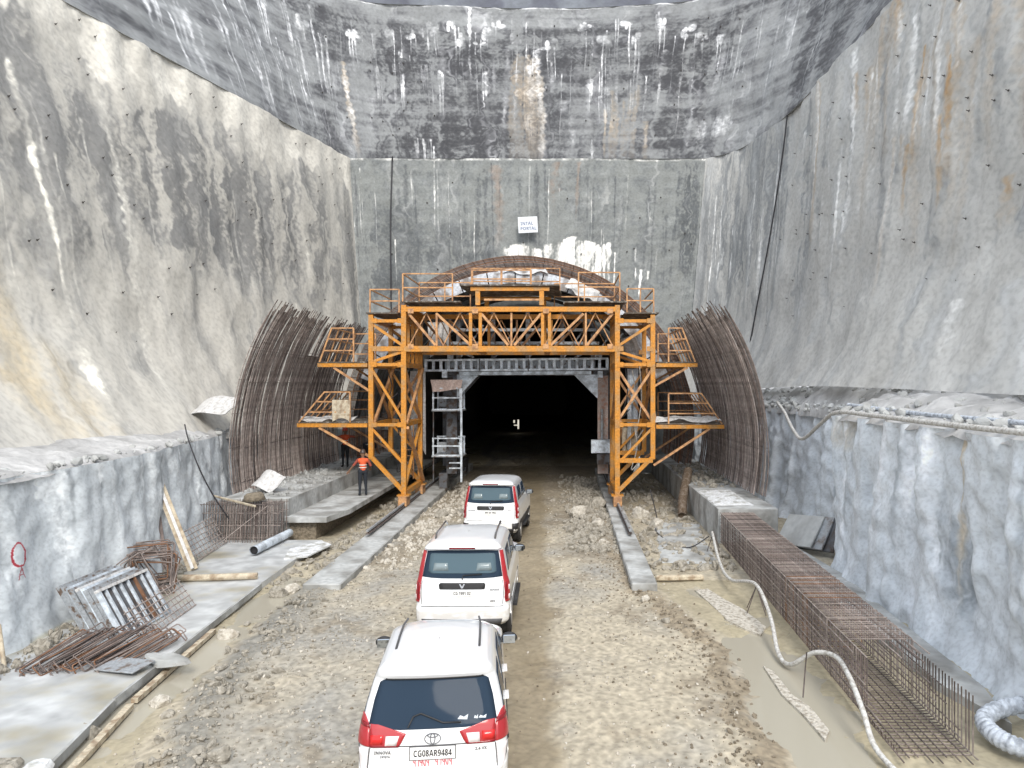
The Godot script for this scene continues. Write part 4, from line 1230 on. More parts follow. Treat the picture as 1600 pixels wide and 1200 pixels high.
func body_mesh(b: Body) -> ArrayMesh:
	var ys := []
	for i in b.lv.size() - 1:
		for k in 4: ys.append(lerpf(b.lv[i][0], b.lv[i + 1][0], k / 4.0))
	ys.append(b.lv[-1][0])
	var nv := ys.size() - 1
	return grid(120, nv, func(u: float, v: float) -> Array:
		var y: float = ys[nv - roundi(v * nv)]
		return [b.pt(y, (u * 2.0 - 1.0) * b.perimeter(y) * 0.9999), Vector2(u, v)])

func patch(b: Body, rows: Array, off := 0.008, nc := 14, nr := 5) -> ArrayMesh:
	# a panel lying on the body: rows of [height, left, right], top row first
	var n := rows.size() - 1
	return grid(nc + 2, n * nr + 2, func(u: float, v: float) -> Array:
		var cu := clampf((u * (nc + 2) - 1.0) / nc, 0.0, 1.0)
		var cv := clampf((v * (n * nr + 2) - 1.0) / (n * nr), 0.0, 1.0)
		var i := mini(int(cv * n), n - 1)
		var f := cv * n - i
		var y := lerpf(rows[i][0], rows[i + 1][0], f)
		var d := lerpf(lerpf(rows[i][1], rows[i + 1][1], f), lerpf(rows[i][2], rows[i + 1][2], f), cu)
		var rim := u < 0.001 or u > 0.999 or v < 0.001 or v > 0.999
		return [b.pt(y, d) + b.normal(y, d) * (-0.012 if rim else off), Vector2(u, v)])

func text_mesh(s: String, size: float, depth: float, bold := true) -> TextMesh:
	var t := TextMesh.new()
	var f := SystemFont.new()
	f.font_names = PackedStringArray(["Droid Sans"])
	f.font_weight = 700 if bold else 400
	t.font = f
	t.text = s
	t.font_size = 64
	t.pixel_size = size / 64.0
	t.depth = depth
	t.curve_step = 4.0
	return t

func on_body(b: Body, y: float, d: float, off: float) -> Transform3D:
	var n := b.normal(y, d)
	var x := Vector3.UP.cross(n).normalized()
	return Transform3D(Basis(x, n.cross(x), n), b.pt(y, d) + n * off)

func wheels(car: Node, tread: float, zr: float, zf: float, r: float) -> void:
	var tyre := CylinderMesh.new()
	tyre.top_radius = r
	tyre.bottom_radius = r
	tyre.height = 0.22
	tyre.radial_segments = 28
	var rim := CylinderMesh.new()
	rim.top_radius = r * 0.62
	rim.bottom_radius = r * 0.66
	rim.height = 0.235
	rim.radial_segments = 20
	var arch := CylinderMesh.new()
	arch.top_radius = r * 1.17
	arch.bottom_radius = r * 1.17
	arch.height = 0.05
	arch.radial_segments = 28
	for s in [-1, 1]:
		for z in [zr, zf]:
			var bs := Basis(Vector3(0, 0, 1), -s * PI / 2)
			var t := part("wheel", tyre, M.tyre, car, Transform3D(bs, Vector3(s * (tread - 0.085), r, -z)))
			part("rim", rim, M.rim, t)
			part("wheel_arch", arch, M.trim, car, Transform3D(bs, Vector3(s * (tread - 0.02), r + 0.02, -z)))

func mirror(car: Node, p: Vector3, s: float, m: Material) -> void:
	var sm := SphereMesh.new()
	sm.radius = 0.5
	sm.height = 1.0
	sm.radial_segments = 16
	sm.rings = 10
	var h := part("wing_mirror", sm, m, car, Transform3D(Basis.from_scale(Vector3(0.27, 0.19, 0.15)), p + Vector3(s * 0.13, 0, 0)))
	var g := rbox(0.2, 0.14, 0.02, 0.009)
	var inv := Basis.from_scale(Vector3(1 / 0.27, 1 / 0.19, 1 / 0.15))
	part("mirror_glass", g, M.mirror, h, Transform3D(inv, Vector3(0, 0, 0.48)))
	part("mirror_arm", unit_box, M.trim, h, Transform3D(inv * Basis.from_scale(Vector3(0.12, 0.05, 0.06)), Vector3(-s * 0.55, -0.2, 0)))

func build_mpv() -> void:
	var car := thing("parked_car", "white people carrier nearest the camera, slanting red tail lamps and wing mirrors out", "car", P(-1.62, 0.0, 8.95), deg_to_rad(6.0), "white cars queuing into the tunnel")
	var b := Body.new()
	b.lv = [[0.24, 0.84, 0.12, 4.62], [0.34, 0.895, 0.03, 4.7], [0.48, 0.915, 0.0, 4.735], [0.62, 0.915, 0.0, 4.72], [0.68, 0.915, 0.05, 4.68], [0.85, 0.915, 0.06, 4.6], [0.98, 0.91, 0.07, 4.4], [1.05, 0.9, 0.085, 4.05], [1.12, 0.885, 0.11, 3.55], [1.3, 0.845, 0.2, 3.2], [1.5, 0.79, 0.31, 2.85], [1.6, 0.755, 0.37, 2.62], [1.635, 0.74, 0.34, 2.55], [1.68, 0.715, 0.31, 2.42], [1.73, 0.66, 0.36, 2.25], [1.765, 0.57, 0.5, 2.05], [1.785, 0.42, 0.75, 1.8], [1.795, 0.22, 1.05, 1.5], [1.797, 0.004, 1.27, 1.28]]
	part("body", body_mesh(b), M.paint, car)
	box("underbody", Vector3(0, 0.3, -2.4), Vector3(1.55, 0.24, 4.2), M.trim, car)
	var rw := part("rear_window", patch(b, [[1.6, -0.63, 0.63], [1.57, -0.68, 0.68], [1.4, -0.735, 0.735], [1.16, -0.78, 0.78], [1.125, -0.7, 0.7], [1.1, -0.4, 0.4]], 0.006, 20, 4), M.glass, car)
	part("wiper", tube(PackedVector3Array([b.pt(1.13, -0.3) + Vector3(0, 0, 0.03), b.pt(1.24, -0.24) + Vector3(0, 0, 0.03), b.pt(1.27, -0.15) + Vector3(0, 0, 0.03), b.pt(1.17, 0.12) + Vector3(0, 0, 0.03), b.pt(1.165, 0.34) + Vector3(0, 0, 0.03)]), 0.01, 5), M.trim, rw)
	for s in [[0.36, 0.13, 0.05], [0.52, 0.05, 0.04], [0.6, 0.1, 0.035]]:
		var xf := on_body(b, 1.185, s[0], 0.009)
		part("window_sticker", prism(PackedVector2Array([Vector2(-s[1] / 2, 0), Vector2(-s[1] / 4, s[2] * 0.8), Vector2(s[1] * 0.1, s[2] * 0.4), Vector2(s[1] / 2, s[2]), Vector2(s[1] * 0.4, -s[2] * 0.2)]), 0.002), M.sticker, rw, xf)
	# side windows
	for s in [-1, 1]:
		for q in [[0.95, 1.75], [1.83, 2.75], [2.83, 3.55]]:
			var lo := [q[0] * s, q[1] * s]
			var hi := [(q[0] + 0.02) * s, (q[1] - 0.2) * s]
			if s < 0:
				lo.reverse()
				hi.reverse()
			part("side_window", patch(b, [[1.54, hi[0], hi[1]], [1.16, lo[0], lo[1]]], 0.006, 8, 4), M.glass, car)
		for q in [1.79, 2.79]:
			part("door_seam", tube(PackedVector3Array([b.pt(1.12, q * s), b.pt(0.8, q * s), b.pt(0.4, q * s)]), 0.006, 4), M.seam, car)
		for q in [1.95, 2.92]: box("door_handle", b.pt(1.0, q * s) + Vector3(s * 0.02, 0, 0), Vector3(0.05, 0.04, 0.2), M.paint, car)
		# roof rail, black line
		part("roof_rail", tube(PackedVector3Array([Vector3(s * 0.55, 1.775, -0.95), Vector3(s * 0.555, 1.793, -1.4), Vector3(s * 0.555, 1.79, -1.9), Vector3(s * 0.53, 1.765, -2.25)]), 0.016, 6), M.seam, car)
		# tail lamps: outer piece on the body side, inner piece on the tailgate
		var outer := [[1.22, 0.86, 0.97], [1.17, 0.79, 1.03], [1.1, 0.76, 1.05], [0.97, 0.76, 1.04], [0.92, 0.76, 1.02]]
		var inner := [[1.16, 0.66, 0.752], [1.115, 0.5, 0.752], [1.06, 0.32, 0.752], [0.97, 0.37, 0.752], [0.925, 0.4, 0.752]]
		var o := part("tail_lamp", patch(b, flip(outer, s), 0.016, 8, 4), M.red, car)
		part("lamp_shade_band", patch(b, flip([[1.165, 0.78, 1.0], [1.12, 0.765, 1.04]], s), 0.019, 6, 2), M.red_dark, o)
		var i := part("tail_lamp", patch(b, flip(inner, s), 0.016, 10, 4), M.red, car)
		part("bright_lens", patch(b, flip([[1.05, 0.59, 0.745], [0.95, 0.6, 0.745]], s), 0.0205, 4, 2), M.red_light, i)
		part("clear_lens", patch(b, flip([[1.04, 0.4, 0.56], [0.935, 0.435, 0.57]], s), 0.021, 4, 2), M.clear_lens, i)
		part("lamp_rim", patch(b, flip([[0.938, 0.4, 0.752], [0.915, 0.41, 0.752]], s), 0.02, 6, 1), M.red_dark, i)
		# reflector below the lamp
		part("reflector", patch(b, flip([[0.86, 0.78, 0.97], [0.66, 0.8, 0.9], [0.58, 0.8, 0.82]], s), 0.009, 5, 3), M.clear_lens, car)
		part("panel_seam", tube(PackedVector3Array([b.pt(0.9, 0.76 * s) + Vector3(0, 0, 0.004), b.pt(0.75, 0.775 * s) + Vector3(0, 0, 0.004), b.pt(0.55, 0.79 * s) + Vector3(0, 0, 0.004)]), 0.007, 4), M.seam, car)
		part("panel_seam", tube(PackedVector3Array([b.pt(0.9, 0.99 * s), b.pt(0.72, 0.95 * s), b.pt(0.56, 0.83 * s)]), 0.007, 4), M.seam, car)
		mirror(car, Vector3(s * 0.88, 1.12, -3.15), s, M.trim)
		box("side_step", Vector3(s * 0.9, 0.33, -2.4), Vector3(0.12, 0.05, 2.0), M.trim, car)
	part("spoiler_shadow_strip", patch(b, [[1.625, -0.6, 0.6], [1.6, -0.62, 0.62]], 0.009, 16, 1), M.trim, car)
	# plate and writing
	part("plate_frame", rbox(0.56, 0.165, 0.01, 0.004), M.seam, car, on_body(b, 0.835, 0.0, 0.008))
	var pl := part("number_plate", rbox(0.54, 0.145, 0.012, 0.004), M.plate, car, on_body(b, 0.835, 0.0, 0.014))
	part("plate_text", text_mesh("CG08AR9484", 0.105, 0.004), M.ink, pl, Transform3D(Basis.from_scale(Vector3(0.74, 1.0, 1.0)), Vector3(0.0, 0, 0.008)))
	part("plate_recess", patch(b, [[0.925, -0.46, 0.46], [0.912, -0.46, 0.46]], 0.004, 10, 1), M.seam, car)
	hindi(car, on_body(b, 0.725, 0.0, 0.006))
	part("lettering", text_mesh("INNOVA", 0.05, 0.006), M.letter_grey, car, on_body(b, 0.85, -0.6, 0.006))
	part("lettering", text_mesh("CRYSTA", 0.034, 0.006), M.letter_grey, car, on_body(b, 0.8, -0.57, 0.006))
	part("lettering", text_mesh("2.4 VX", 0.05, 0.006), M.letter_grey, car, on_body(b, 0.85, 0.58, 0.006))
	# emblem: three interlocking rings
	var em := on_body(b, 1.0, 0.0, 0.02)
	var ring := func(rx: float, ry: float, cy: float) -> ArrayMesh:
		var p := PackedVector3Array()
		for k in 28: p.append(Vector3(cos(TAU * k / 28) * rx, cy + sin(TAU * k / 28) * ry, 0))
		return tube(p, 0.006, 5, true)
	var e0 := part("emblem", ring.call(0.095, 0.062, 0.0), M.letter_grey, car, em)
	part("emblem_ring", ring.call(0.028, 0.058, 0.0), M.letter_grey, e0)
	part("emblem_ring", ring.call(0.06, 0.022, 0.036), M.letter_grey, e0)
	wheels(car, 0.9, 0.98, 3.73, 0.335)

func flip(rows: Array, s: int) -> Array:
	if s > 0: return rows
	var out := []
	for r in rows: out.append([r[0], -r[2], -r[1]])
	return out

func hindi(car: Node, xf: Transform3D) -> void:
	# the two red words under the plate, stroke by stroke: a head line with what hangs from it
	var st := SurfaceTool.new()
	st.begin(Mesh.PRIMITIVE_TRIANGLES)
	var stroke := func(a: Vector2, b: Vector2):
		st.append_from(unit_box, 0, along(Vector3(a.x, a.y, 0), Vector3(b.x, b.y, 0), 0.011, 0.003, Vector3(0, 0, 1)))
	for wd in [[-0.235, 5, 0.04], [0.03, 5, 0.042]]:
		var x: float = wd[0]
		stroke.call(Vector2(x - 0.01, 0.045), Vector2(x + wd[1] * wd[2], 0.045))
		for k in wd[1]:
			var c: float = x + k * wd[2]
			stroke.call(Vector2(c + 0.028, 0.045), Vector2(c + 0.028, -0.045))
			if k % 2 == 0:
				stroke.call(Vector2(c + 0.002, 0.03), Vector2(c + 0.012, 0.0))
				stroke.call(Vector2(c + 0.012, 0.0), Vector2(c + 0.028, 0.0))
			elif k == 3:
				stroke.call(Vector2(c + 0.004, 0.045), Vector2(c, 0.01))
				stroke.call(Vector2(c, 0.01), Vector2(c + 0.02, -0.045))
	part("lettering", st.commit(), M.ink_red, car, xf)

func build_suv(called: String, label: String, at: Vector3, turn: float, ws: float, hs: float, old: bool) -> void:
	var car := thing(called, label, "car", at, turn, "white cars queuing into the tunnel")
	var b := Body.new()
	b.cr_rear = 0.14
	b.lv = []
	for r in [[0.36, 0.84, 0.12, 4.3], [0.44, 0.9, 0.02, 4.42], [0.6, 0.91, 0.0, 4.43], [0.68, 0.91, 0.0, 4.43], [0.72, 0.91, 0.06, 4.42], [1.0, 0.905, 0.07, 4.35], [1.1, 0.9, 0.08, 4.2], [1.16, 0.885, 0.09, 3.35], [1.22, 0.87, 0.1, 3.15], [1.5, 0.83, 0.15, 2.85], [1.7, 0.785, 0.2, 2.62], [1.77, 0.765, 0.2, 2.5], [1.79, 0.755, 0.08, 2.45], [1.83, 0.73, 0.07, 2.35], [1.87, 0.67, 0.16, 2.2], [1.9, 0.55, 0.36, 2.0], [1.915, 0.36, 0.7, 1.75], [1.92, 0.004, 1.22, 1.23]]:
		b.lv.append([r[0] * hs, r[1] * ws, r[2], r[3] * ws])
	part("body", body_mesh(b), M.paint, car)
	box("underbody", Vector3(0, 0.42 * hs, -2.2), Vector3(1.5 * ws, 0.25, 3.9), M.trim, car)
	var dim := func(rows: Array) -> Array:
		var o := []
		for r in rows: o.append([r[0] * hs, r[1] * ws, r[2] * ws])
		return o
	# glass with its black frame
	var fr := part("window_frame", patch(b, dim.call([[1.755, -0.42, 0.42], [1.74, -0.69, 0.69], [1.5, -0.735, 0.735], [1.27, -0.775, 0.775], [1.25, -0.6, 0.6], [1.24, -0.4, 0.4]]), 0.006, 18, 3), M.glass, car)
	part("rear_glass", patch(b, dim.call([[1.7, -0.6, 0.6], [1.66, -0.63, 0.63], [1.37, -0.66, 0.66], [1.33, -0.6, 0.6]]), 0.01, 14, 3), M.glass_pale, fr)
	for x in [-0.42, 0.42]: part("headrest", patch(b, dim.call([[1.52, x - 0.13, x + 0.13], [1.38, x - 0.15, x + 0.15]]), 0.0125, 4, 2), plain(Color(0.2, 0.25, 0.27), 0.1), fr)
	part("wiper", tube(PackedVector3Array([b.pt(1.22 * hs, 0.0) + Vector3(0, 0, 0.03), b.pt(1.3 * hs, 0.02) + Vector3(0, 0, 0.03), b.pt(1.32 * hs, 0.4) + Vector3(0, 0, 0.03)]), 0.012, 5), M.trim, fr)
	for s in [-1, 1]:
		for q in [[0.45, 1.35], [1.45, 2.3], [2.4, 3.2]]:
			var lo := [(q[0] + 0.75) * s, (q[1] + 0.75) * s]
			var hi := [(q[0] + 0.7) * s, (q[1] + 0.52) * s]
			if s < 0:
				lo.reverse()
				hi.reverse()
			part("side_window", patch(b, dim.call([[1.68, hi[0], hi[1]], [1.28, lo[0], lo[1]]]), 0.006, 8, 4), M.glass, car)
		# tall tail lamp up the pillar, two bulbs below
		var lamp := part("tail_lamp", patch(b, dim.call(flip([[1.74, 0.71, 0.79], [1.5, 0.745, 0.84], [1.26, 0.785, 0.895], [1.18, 0.8, 0.96], [1.05, 0.815, 0.99], [0.97, 0.83, 0.97], [0.88, 0.82, 0.99], [0.8, 0.84, 0.95]], s)), 0.018, 8, 3), M.red, car)
		part("lamp_shade_band", patch(b, dim.call(flip([[1.16, 0.815, 0.86], [1.0, 0.825, 0.87], [0.84, 0.83, 0.87]], s)), 0.022, 4, 3), M.red_dark, lamp)
		for y in [1.06, 0.89]: part("clear_lens", patch(b, dim.call(flip([[y + 0.045, 0.9, 0.945], [y - 0.045, 0.9, 0.945]], s)), 0.023, 3, 2), M.clear_lens, lamp)
		mirror(car, Vector3(s * 0.86 * ws, 1.22 * hs, -3.0), s, M.trim)
		box("side_cladding", Vector3(s * 0.895 * ws, 0.55 * hs, -2.15), Vector3(0.05, 0.2, 3.3), M.trim if old else M.paint, car)
		box("side_step", Vector3(s * 0.93 * ws, 0.42 * hs, -2.1), Vector3(0.16, 0.05, 1.7), M.trim, car)
		if not old:
			part("roof_rail", tube(PackedVector3Array([Vector3(s * 0.62, 1.87 * hs, -0.55), Vector3(s * 0.63, 1.97 * hs, -0.75), Vector3(s * 0.63, 1.97 * hs, -2.1), Vector3(s * 0.62, 1.88 * hs, -2.3)]), 0.022, 6), M.chrome, car)
		if old: part("bumper_corner", patch(b, dim.call(flip([[0.66, 0.72, 1.05], [0.42, 0.72, 1.05]], s)), 0.012, 8, 2), M.trim, car)
		part("panel_seam", tube(PackedVector3Array([b.pt(1.2 * hs, 0.78 * s * ws) + Vector3(0, 0, 0.004), b.pt(0.95 * hs, 0.8 * s * ws) + Vector3(0, 0, 0.004), b.pt(0.76 * hs, 0.78 * s * ws) + Vector3(0, 0, 0.004)]), 0.006, 4), M.seam, car)
	var ha := part("tailgate_garnish", patch(b, dim.call([[1.16, -0.42, 0.42], [1.13, -0.45, 0.45], [1.06, -0.44, 0.44], [1.045, -0.42, 0.42]]), 0.02, 10, 2), M.trim, car)
	part("emblem", prism(PackedVector2Array([Vector2(-0.06, 0.04), Vector2(-0.015, -0.045), Vector2(0.015, -0.045), Vector2(0.06, 0.04), Vector2(0.03, 0.04), Vector2(0.0, -0.015), Vector2(-0.03, 0.04)]), 0.012), M.chrome, ha, on_body(b, 1.105 * hs, 0.0, 0.026))
	part("bumper_line", patch(b, dim.call([[0.73, -0.8, 0.8], [0.715, -0.8, 0.8]]), 0.006, 14, 1), M.seam, car)
	part("lower_bumper", patch(b, dim.call([[0.5, -0.78, 0.78], [0.37, -0.74, 0.74]]), 0.01, 14, 2), M.trim if old else M.seam, car)
	var pl := part("number_plate", rbox(0.5, 0.13, 0.012, 0.004), M.plate, car, on_body(b, 0.97 * hs, 0.0, 0.012))
	part("plate_text", text_mesh("MH 04 1982" if old else "CG 1991 02", 0.09, 0.004), M.ink, pl, Transform3D(Basis.from_scale(Vector3(0.75, 1, 1)), Vector3(0, 0, 0.008)))
	part("lettering", text_mesh("SCORPIO" if old else "mHawk", 0.055, 0.006), M.letter_grey, car, on_body(b, 1.03 * hs, -0.62 if old else 0.66, 0.006))
	if old: part("lettering", text_mesh("VLX", 0.05, 0.006), M.letter_grey, car, on_body(b, 1.03 * hs, 0.62, 0.006))
	else: part("lettering", text_mesh("4WD", 0.05, 0.006), M.letter_grey, car, on_body(b, 0.82 * hs, 0.62, 0.006))
	part("brake_lamp", patch(b, dim.call([[1.825, -0.25, 0.25], [1.8, -0.25, 0.25]]), 0.008, 6, 1), M.red_dark, car)
	wheels(car, 0.89 * ws, 0.85, 3.5, 0.37)

# ------------------------------------------------------------------ concrete and steel by the road
func block(called: String, label: String, category: String, c: Vector3, s: Vector3, m: Material, kind := "", r := 0.02) -> MeshInstance3D:
	return single(called, label, category, rbox(s.x, s.y, s.z, r), m, Transform3D(Basis(), c), "", kind)

func slab(poly: PackedVector2Array, y: float, t: float) -> ArrayMesh:
	# outline in x, distance
	return prism(poly, t)

func flat(y: float) -> Transform3D:
	# prism outlines (x, d) laid flat
	return Transform3D(Basis(Vector3(1, 0, 0), Vector3(0, 0, -1), Vector3(0, 1, 0)), Vector3(0, y, 0))

func build_concrete() -> void:
	single("concrete_slab", "wide wet pale concrete footing slab along the low left wall", "slab", prism(PackedVector2Array([Vector2(-6.75, 8.6), Vector2(-7.4, 12.0), Vector2(-7.9, 19.1), Vector2(-8.05, 24.4), Vector2(-13.5, 24.4), Vector2(-11.8, 14.0), Vector2(-11.5, 8.6)]), 0.3), M.concrete_wet, flat(0.0), "", "")
	var sh := thing("formwork_edge", "pale timber edge board along the left slab with a lower board beside it", "edge board")
	for q in [[-6.72, 8.6, -7.36, 12.0, 0.0], [-7.38, 12.05, -7.86, 19.0, 0.0], [-6.6, 9.0, -7.2, 12.1, 1.0], [-7.25, 12.3, -7.6, 15.8, 1.0]]:
		beam("plank", P(q[0] + q[4] * 0.06, 0.1 - q[4] * 0.07, q[1]), P(q[2] + q[4] * 0.06, 0.1 - q[4] * 0.07, q[3]), 0.05 + 0.06 * q[4], 0.14 - 0.06 * q[4], M.wood_pale if q[4] > 0 else M.concrete, sh)
	single("footing_step", "raised footing step with a dark gap under its edge beside the left kicker wall", "slab", prism(PackedVector2Array([Vector2(-8.05, 24.8), Vector2(-7.75, 26.5), Vector2(-7.75, 44), Vector2(-9.5, 44), Vector2(-9.5, 24.8)]), 0.18), M.concrete, flat(0.74))
	block("footing_core", "dark recessed base below the raised footing step", "slab", P(-9.05, 0.32, 34.5), Vector3(1.1, 0.64, 18.8), M.rock_dark)
	block("kicker_wall", "low grey concrete kicker wall on the left behind the workers", "kicker wall", P(-10.55, 0.7, 34.5), Vector3(2.3, 1.46, 19.0), M.concrete)
	block("kicker_wall", "low grey concrete kicker wall on the right at the end of the rebar cage", "kicker wall", P(6.05, 0.55, 34.3), Vector3(2.0, 1.2, 19.4), M.concrete)
	single("cement_crust", "white cement crust spread on top of the right kicker wall", "cement", rumpled(1.3, 3.6, 0.06, 5), M.cement, Transform3D(Basis(), P(5.75, 1.17, 27.0)))
	single("kicker_rail", "long pale concrete rail plinth left of the cars under the gantry's left leg", "plinth", rbox(0.98, 0.42, 27.0, 0.03), M.concrete, Transform3D(Basis(Vector3.RIGHT, 0.008), P(-6.3, 0.06, 32.5)))
	single("kicker_rail", "long pale concrete rail plinth under the gantry's right leg", "plinth", rbox(0.66, 0.5, 25.0, 0.03), M.concrete, Transform3D(Basis(Vector3.RIGHT, 0.005), P(2.0, 0.02, 31.4)))
	for s in [[-6.6, -6.7, "rusty steel rail lying on the left concrete plinth"], [2.12, 2.08, "steel rail lying on the right concrete plinth"]]:
		var t := thing("gantry_rail", s[2], "rail")
		beam("rail_head", P(s[0], 0.43, 24.5), P(s[1], 0.43, 42.0), 0.07, 0.06, M.steel, t)
		beam("rail_web", P(s[0], 0.365, 24.5), P(s[1], 0.365, 42.0), 0.025, 0.1, M.rust[1], t)
		beam("rail_foot", P(s[0], 0.325, 24.5), P(s[1], 0.325, 42.0), 0.13, 0.03, M.rust[1], t)
	single("concrete_apron", "narrow pale concrete strip between the long cage and the low right wall", "slab", prism(PackedVector2Array([Vector2(6.4, 24.4), Vector2(7.2, 24.6), Vector2(7.5, 20.0), Vector2(7.25, 16.0), Vector2(7.1, 12.6), Vector2(6.75, 11.2), Vector2(6.4, 12.8), Vector2(6.5, 16.2), Vector2(6.4, 19.0), Vector2(6.55, 22.0)]), 0.3), M.concrete, flat(0.0))
	single("timber_post", "pale timber post lying across the ground right of the right plinth", "timber", rbox(1.3, 0.14, 0.16, 0.03), M.wood_pale, Transform3D(Basis(Vector3.UP, 0.06), P(3.05, 0.09, 19.9)))
	single("slurry_patch", "irregular pale patch of set cement slurry by the timber post", "cement", prism(PackedVector2Array([Vector2(3.3, 19.0), Vector2(3.65, 19.1), Vector2(3.9, 18.1), Vector2(4.15, 17.4), Vector2(4.35, 16.1), Vector2(4.1, 15.6), Vector2(3.85, 16.0), Vector2(3.6, 16.6), Vector2(3.5, 17.6)]), 0.05), M.rock_pale, flat(-0.012))
	single("slurry_patch", "narrow white splash of cement on the wet silt near the cage's near end", "cement", prism(PackedVector2Array([Vector2(3.7, 13.9), Vector2(3.82, 13.6), Vector2(3.85, 12.6), Vector2(4.0, 12.1), Vector2(4.02, 11.3), Vector2(3.85, 11.0), Vector2(3.8, 11.8), Vector2(3.68, 12.6)]), 0.06), M.rock_pale, flat(-0.022))
	single("slurry_patch", "grey white spill of cement dust beside the right kicker wall", "cement", rumpled(1.7, 6.5, 0.05, 9), M.concrete, Transform3D(Basis(Vector3.UP, -0.08), P(3.9, 0.03, 25.0)))
	single("slurry_patch", "pale patch of spilled concrete near the wet pipe on the left", "cement", prism(PackedVector2Array([Vector2(-8.0, 24.2), Vector2(-7.5, 23.6), Vector2(-7.7, 22.0), Vector2(-8.3, 21.7), Vector2(-8.6, 23.0)]), 0.04), M.cement, flat(0.16))

func rumpled(w: float, l: float, amp: float, sd: int) -> ArrayMesh:
	return grid(14, 26, func(u: float, v: float) -> Array:
		var x := (u - 0.5) * w
		var z := (v - 0.5) * l
		var e := minf(minf(u, 1 - u), minf(v, 1 - v))
		x *= 1.0 + 0.16 * N0.get_noise_2d(z * 9.0, sd * 31.0)
		z += 0.2 * N0.get_noise_2d(x * 9.0, sd * 17.0)
		var y := amp * (0.7 + N1.get_noise_2d(x * 6.0 + sd * 9.0, z * 6.0)) * minf(1.0, e * 9.0) - 0.03 * (1.0 if e < 0.001 else 0.0)
		return [Vector3(x, y, z), Vector2(u, v)])

func loop_mesh(w: float, h: float, r: float, sides := 5) -> ArrayMesh:
	# closed rectangular stirrup in the xy plane, corner at the origin
	var p := PackedVector3Array()
	var c := r * 2.0
	for q in [[0, c], [0, h - c], [c, h], [w - c, h], [w, h - c], [w, c], [w - c, 0], [c, 0]]: p.append(Vector3(q[0], q[1], 0))
	return tube(p, r, sides, true)

